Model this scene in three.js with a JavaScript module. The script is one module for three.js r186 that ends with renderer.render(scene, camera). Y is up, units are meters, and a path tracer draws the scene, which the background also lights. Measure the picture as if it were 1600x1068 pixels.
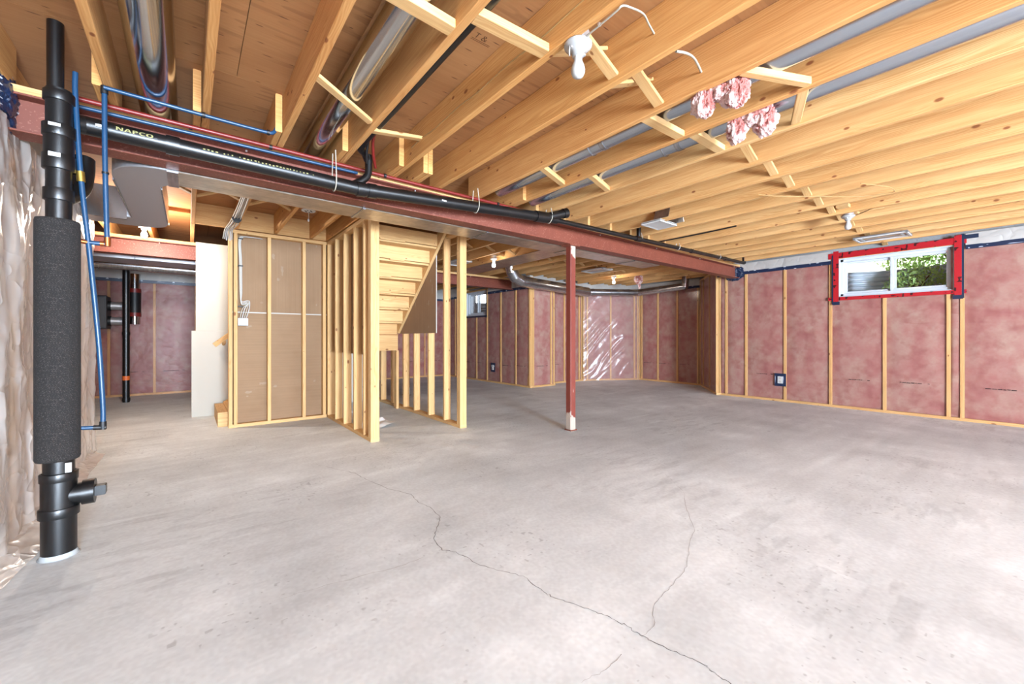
import * as THREE from 'three';
import { mergeGeometries } from 'three/addons/utils/BufferGeometryUtils.js';
import { RectAreaLightUniformsLib } from 'three/addons/lights/RectAreaLightUniformsLib.js';

// ------------------------------------------------------------------ camera, sky, lights, exposure
// x runs along the steel beams, a (= -z) along the joists, away from the camera
const scene = new THREE.Scene();
const camera = new THREE.PerspectiveCamera(79.68, 1600 / 1068, 0.05, 80);
camera.position.set(0, 1.06, 0);
camera.rotation.y = -Math.asin(0.6196);
camera.setViewOffset(1600, 1068, 0, 7, 1600, 1068);
scene.background = new THREE.Color(0.86, 0.93, 1.0);
scene.backgroundIntensity = 5.0;
const renderer = new THREE.WebGLRenderer({ antialias: true });
renderer.toneMapping = THREE.LinearToneMapping;
renderer.toneMappingExposure = 1.48;
renderer.shadowMap.enabled = true;
RectAreaLightUniformsLib.init();
// daylight through the patio door and the window in the wall behind the camera
function doorLight(x, y, a, w, h, k, color = new THREE.Color().setRGB(0.81, 0.97, 1.16)) {
  const l = new THREE.RectAreaLight(color, k, w, h);
  l.position.set(x, y, -a); l.lookAt(x, y, -a - 1); l.name = 'window daylight';
  scene.add(l);
}
doorLight(0.2, 1.05, -6.52, 1.5, 1.95, 150);
doorLight(4.4, 1.35, -6.52, 1.7, 1.2, 50);

// ------------------------------------------------------------------ helpers
function rng(seed) { let s = seed >>> 0; return () => { s = (s + 0x6d2b79f5) | 0; let t = Math.imul(s ^ (s >>> 15), 1 | s); t = (t + Math.imul(t ^ (t >>> 7), 61 | t)) ^ t; return ((t ^ (t >>> 14)) >>> 0) / 4294967296; }; }
const R0 = rng(7);
const hash = (x, y, s) => { let h = (Math.imul(x, 374761393) + Math.imul(y, 668265263) + Math.imul(s, 974634723)) | 0; h = Math.imul(h ^ (h >>> 13), 1274126177); return ((h ^ (h >>> 16)) >>> 0) / 4294967296; };
function vn(x, y, s = 0, px = 0, py = 0) {   // value noise, tileable with periods px, py
  const xi = Math.floor(x), yi = Math.floor(y), fx = x - xi, fy = y - yi;
  const w = (i, p) => (p ? ((i % p) + p) % p : i);
  const u = fx * fx * (3 - 2 * fx), v = fy * fy * (3 - 2 * fy);
  const a = hash(w(xi, px), w(yi, py), s), b = hash(w(xi + 1, px), w(yi, py), s), c = hash(w(xi, px), w(yi + 1, py), s), d = hash(w(xi + 1, px), w(yi + 1, py), s);
  return a + (b - a) * u + (c - a) * v + (a - b - c + d) * u * v;
}
function fbm(x, y, s, o = 4, px = 0, py = 0) { let t = 0, k = 0.5, n = 0; for (let i = 0; i < o; i++) { t += k * vn(x, y, s + i * 17, px, py); n += k; k *= 0.5; x *= 2; y *= 2; px *= 2; py *= 2; } return t / n; }
const lerp = (a, b, t) => a + (b - a) * t, clamp = (x, a = 0, b = 1) => Math.min(b, Math.max(a, x));
const smooth = (a, b, x) => { const t = clamp((x - a) / (b - a)); return t * t * (3 - 2 * t); };
function tex(w, h, fn, mx, my, srgb = true) {   // mx, my: metres that one tile covers
  const d = new Uint8Array(w * h * 4);
  for (let y = 0, i = 0; y < h; y++) for (let x = 0; x < w; x++, i += 4) { const c = fn(x / w, y / h); d[i] = clamp(c[0], 0, 255); d[i + 1] = clamp(c[1], 0, 255); d[i + 2] = clamp(c[2], 0, 255); d[i + 3] = 255; }
  const t = new THREE.DataTexture(d, w, h); t.wrapS = t.wrapT = THREE.RepeatWrapping; t.magFilter = THREE.LinearFilter; t.minFilter = THREE.LinearFilter;
  if (srgb) t.colorSpace = THREE.SRGBColorSpace;
  t.repeat.set(1 / mx, 1 / my); t.needsUpdate = true; return t;
}
const V = (x, y, a) => new THREE.Vector3(x, y, -a);
const std = (o) => new THREE.MeshStandardMaterial(o), phys = (o) => new THREE.MeshPhysicalMaterial(o);
const names = new Map();
const numbered = (n) => { const k = names.get(n) ?? 0; names.set(n, k + 1); return k ? `${n}_${String(k).padStart(3, '0')}` : n; };
function thing(name, label, category, at = [0, 0, 0], group) {
  const o = new THREE.Group(); o.name = numbered(name); o.position.copy(V(...at)); o.userData = { label, category, kind: 'thing' };
  if (group) o.userData.group = group;
  scene.add(o); return o;
}
function structure(name, at = [0, 0, 0]) { const o = new THREE.Group(); o.name = name; o.position.copy(V(...at)); o.userData = { kind: 'structure' }; scene.add(o); return o; }
let pick = 0;
function put(parent, name, geo, mat) {
  if (Array.isArray(mat)) mat = mat[Math.floor(hash(pick++, 3, 77) * mat.length)];   // geometry in world axes, or a mesh placed afterwards
  const m = new THREE.Mesh(geo, mat); m.name = name; m.castShadow = m.receiveShadow = true; return m;
}
function add(parent, m) { if (parent === scene) scene.add(m); else { scene.add(m); parent.attach(m); } return m; }
// a stick of lumber: length along X, h along Y, w along Z, eased long edges, uv in metres
const boards = new Map();
function boardGeo(L, w, h, variant, c = 0.003) {
  const key = [L.toFixed(3), w.toFixed(3), h.toFixed(3), variant, c].join();
  if (boards.has(key)) return boards.get(key);
  const u0 = (variant * 0.737) % 2.4, v0 = (variant * 0.271) % 0.6;
  c = Math.min(c, w / 3, h / 3);
  const W = w / 2, H = h / 2, ring = [[H - c, -W], [H, -W + c], [H, W - c], [H - c, W], [-H + c, W], [-H, W - c], [-H, -W + c], [-H + c, -W]];
  const pos = [], uv = [], idx = []; let per = 0;
  for (let i = 0; i < 8; i++) {
    const p = ring[i], q = ring[(i + 1) % 8], len = Math.hypot(p[0] - q[0], p[1] - q[1]), b = pos.length / 3;
    pos.push(-L / 2, p[0], p[1], L / 2, p[0], p[1], L / 2, q[0], q[1], -L / 2, q[0], q[1]);
    uv.push(u0, v0 + per, u0 + L, v0 + per, u0 + L, v0 + per + len, u0, v0 + per + len);
    idx.push(b, b + 1, b + 2, b, b + 2, b + 3); per += len;
  }
  for (const s of [-1, 1]) {
    const b = pos.length / 3;
    for (const p of ring) { pos.push(s * L / 2, p[0], p[1]); uv.push(u0 + p[1] * 0.3, v0 + p[0] * 0.9); }
    for (let i = 1; i < 7; i++) s > 0 ? idx.push(b, b + i + 1, b + i) : idx.push(b, b + i, b + i + 1);
  }
  const g = new THREE.BufferGeometry();
  g.setAttribute('position', new THREE.Float32BufferAttribute(pos, 3)); g.setAttribute('uv', new THREE.Float32BufferAttribute(uv, 2)); g.setIndex(idx);
  const ni = g.toNonIndexed(); ni.computeVertexNormals();
  // outward check: flip if the first face points inward
  const n = ni.attributes.normal, p = ni.attributes.position;
  if (n.getY(0) * p.getY(0) + n.getZ(0) * p.getZ(0) < 0) { const ix = []; for (let i = 0; i < p.count; i += 3) ix.push(i, i + 2, i + 1); ni.setIndex(ix); const nn = ni.toNonIndexed(); nn.computeVertexNormals(); boards.set(key, nn); return nn; }
  boards.set(key, ni); return ni;
}
let bv = 0;
// A, B: ends of the centre line as [x, y, a]; h is measured along up, w across
function board(parent, name, A, B, w, h, mat, up = [0, 1, 0], c = 0.003) {
  const a = V(...A), b = V(...B), d = b.clone().sub(a), L = d.length(); d.normalize();
  const U = V(...up); U.addScaledVector(d, -U.dot(d)).normalize();
  const m = put(parent, name, boardGeo(L, w, h, (bv = (bv * 5 + 3) % 16), c), mat);
  m.quaternion.setFromRotationMatrix(new THREE.Matrix4().makeBasis(d, U, d.clone().cross(U)));
  m.position.copy(a).add(b).multiplyScalar(0.5);
  return add(parent, m);
}
function box(parent, name, x0, x1, y0, y1, a0, a1, mat, c = 0.003) {
  const dx = x1 - x0, dy = y1 - y0, da = a1 - a0, x = (x0 + x1) / 2, y = (y0 + y1) / 2, a = (a0 + a1) / 2;
  if (dx >= dy && dx >= da) return board(parent, name, [x0, y, a], [x1, y, a], da, dy, mat, [0, 1, 0], c);
  if (da >= dy) return board(parent, name, [x, y, a0], [x, y, a1], dx, dy, mat, [0, 1, 0], c);
  return board(parent, name, [x, y0, a], [x, y1, a], dx, da, mat, [0, 0, 1], c);
}
function cyl(parent, name, A, B, r, mat, seg = 20, r2 = r) {
  const a = V(...A), b = V(...B), d = b.clone().sub(a), L = d.length();
  const g = new THREE.CylinderGeometry(r2, r, L, seg); for (let i = 0, q = g.attributes.uv; i < q.count; i++) q.setXY(i, q.getX(i) * 6.283 * r, q.getY(i) * L); const m = put(parent, name, g, mat);
  m.quaternion.setFromUnitVectors(new THREE.Vector3(0, 1, 0), d.normalize()); m.position.copy(a).add(b).multiplyScalar(0.5);
  return add(parent, m);
}
function tube(parent, name, pts, r, mat, seg = 40, rs = 8, tension = 0.5) {
  const m = put(parent, name, new THREE.TubeGeometry(new THREE.CatmullRomCurve3(pts.map((p) => V(...p)), false, 'catmullrom', tension), seg, r, rs), mat);
  return add(parent, m);
}
function lathe(parent, name, prof, at, mat, seg = 28, dir) {   // profile [r, y]
  const lg = new THREE.LatheGeometry(prof.map((p) => new THREE.Vector2(...p)), seg); for (let i = 0, q = lg.attributes.uv, p = lg.attributes.position; i < q.count; i++) q.setXY(i, q.getX(i) * 0.49, p.getY(i));
  const m = put(parent, name, lg, mat);
  m.position.copy(V(...at)); if (dir) m.quaternion.setFromUnitVectors(new THREE.Vector3(0, 1, 0), V(...dir).normalize());
  return add(parent, m);
}
function grid(nx, ny, f, uvf) {   // f(i/nx, j/ny) -> Vector3
  const pos = [], uv = [], idx = [];
  for (let j = 0; j <= ny; j++) for (let i = 0; i <= nx; i++) { const p = f(i / nx, j / ny), q = uvf(i / nx, j / ny); pos.push(p.x, p.y, p.z); uv.push(q[0], q[1]); }
  for (let j = 0; j < ny; j++) for (let i = 0; i < nx; i++) { const a = j * (nx + 1) + i; idx.push(a, a + 1, a + nx + 2, a, a + nx + 2, a + nx + 1); }
  const g = new THREE.BufferGeometry(); g.setAttribute('position', new THREE.Float32BufferAttribute(pos, 3)); g.setAttribute('uv', new THREE.Float32BufferAttribute(uv, 2)); g.setIndex(idx); g.computeVertexNormals(); return g;
}

// ------------------------------------------------------------------ materials
function woodTex(seed, light, dark, knot, nK) {
  const r = rng(seed), K = []; for (let i = 0; i < nK; i++) K.push([r() * 2.4, r() * 0.6, 0.004 + r() * 0.009]);
  return tex(1024, 512, (u, v) => {
    const x = u * 2.4, y = v * 0.6; let kd = 0, warp = 0;
    for (const [kx, ky, kr] of K) {
      let dx = Math.abs(x - kx), dy = y - ky; dx = Math.min(dx, 2.4 - dx); if (dy > 0.3) dy -= 0.6; if (dy < -0.3) dy += 0.6;
      const e = Math.hypot(dx * 0.55, dy) / kr; if (e < 9) { kd = Math.max(kd, smooth(1.25, 0.55, e)); warp += Math.exp(-e * 0.7) * Math.sign(dy || 1) * 0.5; }
    }
    const w = fbm(u * 5, v * 8, seed, 3, 5, 8), g = Math.sin((v * 46 + w * 7 + warp * 3) * 6.283), fine = vn(u * 24, v * 260, seed + 5, 24, 260), f2 = fbm(u * 9, v * 40, seed + 9, 2, 9, 40);
    const t = clamp(0.34 + 0.3 * g * smooth(0.25, 0.7, w) + 0.42 * (fine - 0.5) + 0.7 * (f2 - 0.5) + 0.5 * (w - 0.5));
    return [0, 1, 2].map((i) => lerp(lerp(light[i], dark[i], t), knot[i], kd * 0.85));
  }, 2.4, 0.6);
}
const joistTex = woodTex(11, [232, 198, 146], [206, 158, 100], [136, 82, 44], 12);
const studTex = woodTex(29, [234, 205, 158], [208, 168, 116], [140, 92, 54], 14);
const plyTex = tex(1024, 1024, (u, v) => {   // underside of the subfloor: grain along v, dark scars
  const w = fbm(u * 8, v * 3, 5, 3, 8, 3), fine = vn(u * 220, v * 10, 8, 220, 10), m = fbm(u * 3, v * 3, 40, 3, 3, 3);
  let t = clamp(0.35 + (w - 0.5) * 0.7 + (fine - 0.5) * 0.32 + (m - 0.5) * 0.4);
  let s = 0; const cx = Math.floor(u * 13), cy = Math.floor(v * 9), h = hash(cx, cy, 3);
  if (h > 0.42) { const ox = (hash(cx, cy, 4) * 0.6 + 0.2 + cx) / 13, oy = (hash(cx, cy, 5) * 0.6 + 0.2 + cy) / 9; s = smooth(1, 0.3, Math.hypot((u - ox) / 0.0035 * (0.7 + h), (v - oy) / (0.008 + 0.014 * hash(cx, cy, 6)))); }
  const c2 = smooth(0.62, 0.7, vn(u * 70, v * 9, 77, 70, 9)) * smooth(0.45, 0.6, m);
  return [0, 1, 2].map((i) => lerp(lerp([214, 176, 128][i], [186, 142, 96][i], t), [84, 52, 32][i], clamp(s * 0.75 + c2 * 0.16)));
}, 1.6, 1.6);
const pinkTex = tex(1024, 1024, (u, v) => {
  const a = fbm(u * 10, v * 9, 3, 6, 10, 9), b = fbm(u * 15, v * 13, 21, 5, 15, 13), f = vn(u * 90, v * 150, 9, 90, 150), line = smooth(0.06, 0, Math.abs(fbm(u * 2, v * 5, 55, 3, 2, 5) - 0.5)) * 0.3;
  const t = clamp((a - 0.5) * 2.0 + 0.45 + (f - 0.5) * 0.22), d = clamp((b - 0.45) * 2.4 + line);
  const base = [0, 1, 2].map((i) => lerp([184, 126, 124][i], [196, 164, 154][i], t));
  return base.map((x, i) => lerp(x, [160, 94, 92][i], d * 0.55));
}, 1.3, 1.3);
const floorTex = tex(2048, 2048, (u, v) => {
  const big = fbm(u * 4, v * 4, 2, 4, 4, 4), mid = fbm(u * 14, v * 14, 31, 4, 14, 14), sx = fbm(u * 6 + 0.6 * big, v * 60, 71, 3, 0, 60), grain = vn(u * 420, v * 420, 6, 420, 420);
  const arc = Math.sin((Math.hypot(u - 0.45, v + 0.2) + 0.03 * big) * 240) * 0.5 + 0.5;
  let l = 221 + (big - 0.5) * 40 + (mid - 0.5) * 34 + (sx - 0.5) * 18 + (grain - 0.5) * 12 + (arc - 0.5) * 4 * smooth(0.45, 0.65, mid);
  const pale = smooth(0.6, 0.74, fbm(u * 9, v * 9, 91, 4, 9, 9)); l += pale * 8;
   const smear = smooth(0.5, 0.75, fbm(u * 30 + mid, v * 120, 23, 4, 0, 120)) * smooth(0.5, 0.68, fbm(u * 8, v * 8, 57, 4, 8, 8)); l -= smear * 14; const fleck = smooth(0.86, 0.93, vn(u * 300, v * 300, 44, 300, 300)) * smooth(0.48, 0.62, fbm(u * 12, v * 12, 61, 3, 12, 12)); l -= fleck * 26;
  return [l * 0.972, l * 0.996, l * 1.0];
}, 5.2, 5.2);
const wrinkleTex = tex(1024, 1024, (u, v) => {
  const w = fbm(u * 3, v * 3, 4, 3, 3, 3), q = (s, k) => 1 - Math.abs(2 * fbm(u * k + w * 0, v * k, s, 3, k, k) - 1);
  const x = 255 * clamp(0.55 * Math.pow(q(12, 5), 5) + 0.35 * Math.pow(q(33, 11), 6) + 0.3 * fbm(u * 6, v * 6, 8, 3, 6, 6)); return [x, x, x];
}, 1.7, 1.7, false);
const foamTex = tex(256, 256, (u, v) => { const n = vn(u * 90, v * 90, 3, 90, 90), k = smooth(0.6, 1, n) * 90 + vn(u * 30, v * 30, 8, 30, 30) * 14; return [40 + k * 0.8, 37 + k * 0.78, 36 + k * 0.76]; }, 0.16, 0.16);
const steelTex = tex(512, 512, (u, v) => { const n = fbm(u * 6, v * 6, 3, 5, 6, 6), s = smooth(0.78, 0.84, vn(u * 130, v * 130, 7, 130, 130)); return [0, 1, 2].map((i) => lerp(lerp([124, 62, 46][i], [146, 80, 60][i], n), [206, 172, 158][i], s * 0.35)); }, 1, 1);
const paperTex = tex(512, 512, (u, v) => { const n = fbm(u * 5, v * 5, 3, 4, 5, 5), l = vn(u * 120, v * 3, 8, 120, 3), sc = smooth(0.76, 0.84, fbm(u * 12, v * 8, 33, 4, 12, 8)); return [0, 1, 2].map((i) => lerp([186, 158, 130][i] + (n - 0.5) * 20 + (l - 0.5) * 7, 220, sc * 0.35)); }, 1.2, 1.2);
const galvTex = tex(512, 512, (u, v) => { const n = fbm(u * 10, v * 10, 3, 3, 10, 10), l = vn(u * 4, v * 60, 8, 4, 60), x = 176 + (n - 0.5) * 50 + (l - 0.5) * 26; return [x, x, x * 1.01]; }, 0.6, 0.6);

const M = {
  joist: [[0.84, 0.71, 0.56], [0.88, 0.77, 0.64], [0.8, 0.67, 0.52], [0.86, 0.76, 0.64]].map((c) => std({ map: joistTex, roughness: 0.72, color: new THREE.Color().setRGB(...c) })), joistWarmLit: [[0.82, 0.62, 0.4], [0.86, 0.66, 0.43], [0.8, 0.6, 0.41]].map((c) => std({ map: joistTex, roughness: 0.72, color: new THREE.Color().setRGB(...c) })), stud: [[0.82, 0.7, 0.55], [0.78, 0.65, 0.49], [0.84, 0.73, 0.58]].map((c) => std({ map: studTex, roughness: 0.72, color: new THREE.Color().setRGB(...c) })), ply: std({ map: plyTex, roughness: 0.8, color: 0xd0b69e }),
  pink: std({ map: pinkTex, roughness: 1, color: new THREE.Color().setRGB(0.72, 0.72, 0.7) }), floor: phys({ map: floorTex, roughness: 0.62, specularIntensity: 0.6 }), concrete: std({ map: floorTex, roughness: 0.95, color: 0xc8c8c8 }),
  poly: phys({ color: 0xfdfaf6, transmission: 1, thickness: 0, roughness: 0.2, ior: 1.5, specularIntensity: 0.75, bumpMap: wrinkleTex, bumpScale: 0.003, side: THREE.DoubleSide }),
  polyDrape: phys({ color: 0xfaf2ea, transmission: 0.52, thickness: 0, roughness: 0.24, ior: 1.5, bumpMap: wrinkleTex, bumpScale: 0.014, side: THREE.DoubleSide }), polyCreased: phys({ color: 0xfdf6f2, transmission: 0.9, thickness: 0, roughness: 0.18, ior: 1.6, side: THREE.DoubleSide }),
  polyDull: phys({ color: 0xf6ece8, transmission: 1, thickness: 0, roughness: 0.34, ior: 1.4, specularIntensity: 0.5, bumpMap: wrinkleTex, bumpScale: 0.003, side: THREE.DoubleSide }),
  white: std({ color: 0xc4c4c2, roughness: 0.45 }), whiteFilm: std({ color: 0xb0aca6, roughness: 0.55, side: THREE.DoubleSide, bumpMap: wrinkleTex, bumpScale: 0.01 }),
  porcelain: phys({ color: 0xa0a09e, roughness: 0.18, clearcoat: 0.6 }), bulb: phys({ color: 0xb4b3b0, roughness: 0.25 }),
  bulbLit: std({ color: 0xffffff, emissive: 0xfff6ea, emissiveIntensity: 8 }),
  steel: std({ map: steelTex, roughness: 0.55, color: 0xdcd2cc }), steelWorn: std({ map: tex(256, 512, (u, v) => { const n = fbm(u * 6, v * 14, 3, 5, 6, 14), k = smooth(0.56, 0.62, n * 0.9 - 0.12 + smooth(0.1, 0.02, v) * 0.4 + smooth(0.3, 0.06, v) * 0.16 + (u > 0.5 ? smooth(0.8, 0.97, v) * 0.34 : 0)); return [0, 1, 2].map((i) => lerp([134, 58, 44][i] + n * 16, [206, 196, 184][i], k)); }, 1, 1), roughness: 0.6, color: 0xd6ccc6 }),
  abs: phys({ color: 0x0b0b0c, roughness: 0.36, clearcoat: 0.12, clearcoatRoughness: 0.3 }), foam: std({ map: foamTex, color: 0xb0aaa6, roughness: 0.95, bumpMap: foamTex, bumpScale: 0.004 }),
  blue: phys({ color: 0x163c5c, roughness: 0.35 }), red: phys({ color: 0x741e19, roughness: 0.4 }), copper: std({ color: 0xb5683a, metalness: 0.9, roughness: 0.35 }), brass: std({ color: 0xb99a4c, metalness: 0.9, roughness: 0.35 }),
  black: std({ color: 0x0f0f11, roughness: 0.5 }), galv: std({ map: galvTex, metalness: 0.95, roughness: 0.26 }), galvShiny: std({ color: 0xc4c6c8, metalness: 1, roughness: 0.14 }), galvDull: std({ color: 0xb6bec8, metalness: 0.95, roughness: 0.24 }), galvDark: std({ color: 0xb2b0b2, metalness: 0.7, roughness: 0.45 }),
  foil: std({ map: galvTex, color: 0xfff0dc, metalness: 0.9, roughness: 0.34, bumpMap: wrinkleTex, bumpScale: 0.004 }),
  navy: std({ color: 0x16263f, roughness: 0.45 }), redTape: std({ map: tex(512, 64, (u, v) => { const k = smooth(0.74, 0.8, vn(u * 26, v * 3, 5, 26, 3)); return [0, 1, 2].map((i) => lerp([170, 24, 34][i], [60, 10, 18][i], k)); }, 0.7, 0.1), roughness: 0.4 }),
  navyTape: std({ map: tex(512, 64, (u, v) => { const k = smooth(0.72, 0.78, vn(u * 18, v * 3, 5, 18, 3)) * smooth(0.2, 0.4, v) * smooth(0.9, 0.7, v); return [0, 1, 2].map((i) => lerp([22, 38, 66][i], [206, 212, 220][i], k)); }, 0.9, 0.06), roughness: 0.4 }),
  paper: std({ map: paperTex, roughness: 0.9, color: 0xc6baac }), gypsum: std({ color: 0xb8b2a8, roughness: 0.85 }), whiteWall: std({ color: 0xb8b2a6, roughness: 0.85 }),
  cable: std({ color: 0xaca494, roughness: 0.5 }), cableTan: std({ color: 0xaa8450, roughness: 0.6 }), cableGrey: std({ color: 0xb9b6b2, roughness: 0.5 }), strap: std({ color: 0xcfcfcf, metalness: 0.7, roughness: 0.4 }),
  vinyl: std({ color: 0xc6ccd2, roughness: 0.35 }), glass: phys({ color: 0xffffff, transmission: 1, thickness: 0, roughness: 0, ior: 1.5 }),
  well: std({ color: 0xc4ced6, metalness: 0.3, roughness: 0.45 }), leaf: phys({ color: 0xb4d884, roughness: 0.8, transmission: 0.3, thickness: 0, side: THREE.DoubleSide }), soil: std({ color: 0x6a5a48, roughness: 1 }), siding: std({ color: 0xe9e4d2, roughness: 0.7 }),
  box: std({ color: 0x3c3b3d, roughness: 0.6 }), sheet: std({ color: 0xe9e8e4, roughness: 0.6, side: THREE.DoubleSide }), crack: std({ color: 0x4a4744, roughness: 1 }), crackLight: std({ color: 0x87827c, roughness: 1 }), ink: std({ color: 0x3a2426, roughness: 0.9 }), orange: std({ color: 0xd8662a, roughness: 0.5 }),
};

// ------------------------------------------------------------------ setting: floor, ceiling with joists
const JY = 2.35, JT = 2.585, A_BACK = -6.6, A_MID = -2.7;
const floor = structure('floor');
{ const m = put(floor, 'slab', new THREE.BoxGeometry(13.4, 0.2, 18.4), M.floor); const uv = m.geometry.attributes.uv, p = m.geometry.attributes.position; for (let i = 0; i < p.count; i++) uv.setXY(i, p.getX(i) + 0.7, p.getZ(i) + 3.1); m.position.copy(V(3, -0.1, 1.9)); add(floor, m); }
function crack(pts, w, mat) {
  const P = [], r = rng(pts.length * 31);
  for (let i = 0; i < pts.length - 1; i++) for (let k = 0; k < 6; k++) { const t = k / 6, j = k ? 0.012 : 0; P.push([lerp(pts[i][0], pts[i + 1][0], t) + (r() - 0.5) * j, lerp(pts[i][1], pts[i + 1][1], t) + (r() - 0.5) * j]); }
  P.push(pts[pts.length - 1]);
  const pos = [], idx = [];
  P.forEach((p, i) => { const q = P[Math.min(i + 1, P.length - 1)], o = P[Math.max(i - 1, 0)], d = Math.hypot(q[0] - o[0], q[1] - o[1]) || 1, nx = -(q[1] - o[1]) / d, na = (q[0] - o[0]) / d, k = w * (0.25 + 0.75 * r()) * (i < 10 ? 0.3 + i * 0.07 : 1) / 2;
    pos.push(p[0] + nx * k, 0.0006, -(p[1] + na * k), p[0] - nx * k, 0.0006, -(p[1] - na * k)); if (i) idx.push(2 * i - 2, 2 * i - 1, 2 * i, 2 * i - 1, 2 * i + 1, 2 * i); });
  const g = new THREE.BufferGeometry(); g.setAttribute('position', new THREE.Float32BufferAttribute(pos, 3)); g.setIndex(idx); g.computeVertexNormals(); mat.side = THREE.DoubleSide; add(floor, put(floor, 'crack', g, mat));
}
crack([[0.82, 3.75], [0.93, 3.468], [1.02, 3.282], [1.039, 3.086], [1.095, 2.8], [1.18, 2.601], [1.159, 2.438], [1.185, 2.337], [1.166, 2.159], [1.086, 2.055], [1.014, 1.953], [0.991, 1.818], [1.038, 1.762], [1.06, 1.613], [1.115, 1.491], [1.167, 1.4], [1.162, 1.261], [1.167, 1.21], [1.205, 1.125], [1.231, 1.051], [1.254, 0.994], [1.264, 0.917], [1.262, 0.863], [1.274, 0.796], [1.29, 0.725], [1.31, 0.656], [1.307, 0.619], [1.303, 0.57], [1.31, 0.4]], 0.0034, M.crack);
crack([[2.919, 1.783], [2.674, 1.48], [2.399, 1.308], [2.198, 1.153], [2.045, 1.098], [1.811, 0.987], [1.653, 0.958], [1.561, 0.946], [1.445, 0.924], [1.344, 0.859], [1.26, 0.855]], 0.002, M.crackLight);
crack([[0.943, 0.855], [1.046, 0.841], [1.138, 0.85]], 0.002, M.crackLight);
crack([[0.252, 1.89], [0.458, 1.872], [0.74, 1.816], [0.895, 1.813]], 0.0022, M.crackLight);

const ceiling = structure('ceiling', [3, JT, 3.9]);
for (let i = -2; i < 5; i++) for (let j = -5; j < 11; j++) {   // subfloor sheets, long side across the joists
  const x0 = Math.max(-3.6, -1.0 + i * 2.44 + (j % 2 ? 1.22 : 0)), x1 = Math.min(9.6, -1.0 + (i + 1) * 2.44 + (j % 2 ? 1.22 : 0)), a0 = -2.0 + j * 1.22, a1 = Math.min(10.5, a0 + 1.22);
  if (x1 - x0 < 0.1 || a1 - a0 < 0.1) continue;
  const m = put(ceiling, 'subfloor_sheet', new THREE.BoxGeometry(x1 - x0 - 0.003, 0.018, a1 - a0 - 0.003), M.ply), uv = m.geometry.attributes.uv, p = m.geometry.attributes.position, o = hash(i + 9, j + 9, 5) * 1.6;
  for (let k = 0; k < p.count; k++) uv.setXY(k, p.getZ(k) + o, p.getX(k) + o * 2.3);
  m.position.copy(V((x0 + x1) / 2, JT + 0.009, (a0 + a1) / 2)); add(ceiling, m);
}
{ const m = put(ceiling, 'upper_deck', new THREE.BoxGeometry(13.4, 0.12, 18.4), M.ply); m.position.copy(V(3, JT + 0.085, 1.9)); add(ceiling, m); }
const jx = (k) => 1.28 + 0.4064 * k;
const joist = (x, a0, a1) => box(ceiling, 'joist', x, x + 0.038, JY, JT, a0, a1, x < 2.5 ? M.joistWarmLit : M.joist, 0.004);  // amber left, cream right: the change of light painted into the wood
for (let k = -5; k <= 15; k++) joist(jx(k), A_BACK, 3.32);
for (let k = -9; k <= 18; k++) {
  const x = jx(k) - 0.042;
  const x0 = x > 7.6 ? 3.7 : x < -0.8 ? 5.5 : k > 3 ? 3.22 : 2.96 - 0.04 * hash(k + 20, 1, 1);
  if (k >= -2 && k <= 0) { joist(x, x0, 5.84); continue; }
  if (k === 1 || k === 2) continue;               // stair opening
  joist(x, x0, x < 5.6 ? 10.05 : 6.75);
}
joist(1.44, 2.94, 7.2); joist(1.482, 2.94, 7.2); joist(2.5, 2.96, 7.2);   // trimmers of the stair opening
box(ceiling, 'header', 0.02, 1.44, JY, JT, 5.84, 5.88, M.joist); box(ceiling, 'header', 1.52, 2.5, JY, JT, 4.3, 4.34, M.joist);
// bridging between the joists
const strut = (x0, y0, a0, x1, y1, a1, w = 0.019, h = 0.06, m = M.stud) => board(ceiling, 'bridging_strut', [x0, y0, a0], [x1, y1, a1], w, h, m, [0, 0, 1]);
for (let k = 0; k < 16; k++) {
  if (k === 2 || k === 3) continue;
  const x0 = jx(k) + 0.038, x1 = jx(k + 1), a = 1.28 + 0.04 * hash(k, 5, 5);
  strut(x0, JT - 0.04, a, x1, JY + 0.03, a); strut(x0, JY + 0.03, a + 0.065, x1, JT - 0.04, a + 0.065);
}
for (let k = 3; k < 14; k++) { const x0 = jx(k) - 0.004, x1 = jx(k + 1) - 0.042, a = 5.1; if (k === 7) continue; strut(x0, JT - 0.04, a, x1, JY + 0.03, a); strut(x0, JY + 0.03, a + 0.065, x1, JT - 0.04, a + 0.065); }
for (let k = -4; k < -1; k++) { const x0 = jx(k) - 0.004, x1 = jx(k + 1) - 0.042, a = 4.75; strut(x0, JT - 0.04, a, x1, JY + 0.03, a); strut(x0, JY + 0.03, a + 0.065, x1, JT - 0.04, a + 0.065); }
const blk = (x0, a0, x1, a1, y = 2.372, w = 0.064, h = 0.038, y1 = y) => board(ceiling, 'blocking', [x0, y, a0], [x1, y1, a1], w, h, M.stud);
blk(0.505, 1.5, 0.874, 1.52); blk(0.912, 1.4, 1.28, 1.38); blk(2.13, 1.42, 2.499, 1.41); blk(2.537, 1.34, 2.906, 1.34); blk(2.13, 2.33, 2.499, 2.47, 2.372, 0.05); blk(2.537, 2.2, 2.906, 2.32, 2.372, 0.05);
blk(2.131, 0.88, 2.499, 0.71, 2.372, 0.04); blk(2.537, 0.74, 2.906, 0.89, 2.372, 0.05, 0.02); blk(0.49, 2.2, 0.874, 2.5, 2.362, 0.045, 0.02, 2.375); blk(0.912, 2.6, 1.28, 2.65, 2.378, 0.045, 0.022, 2.455);

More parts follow.
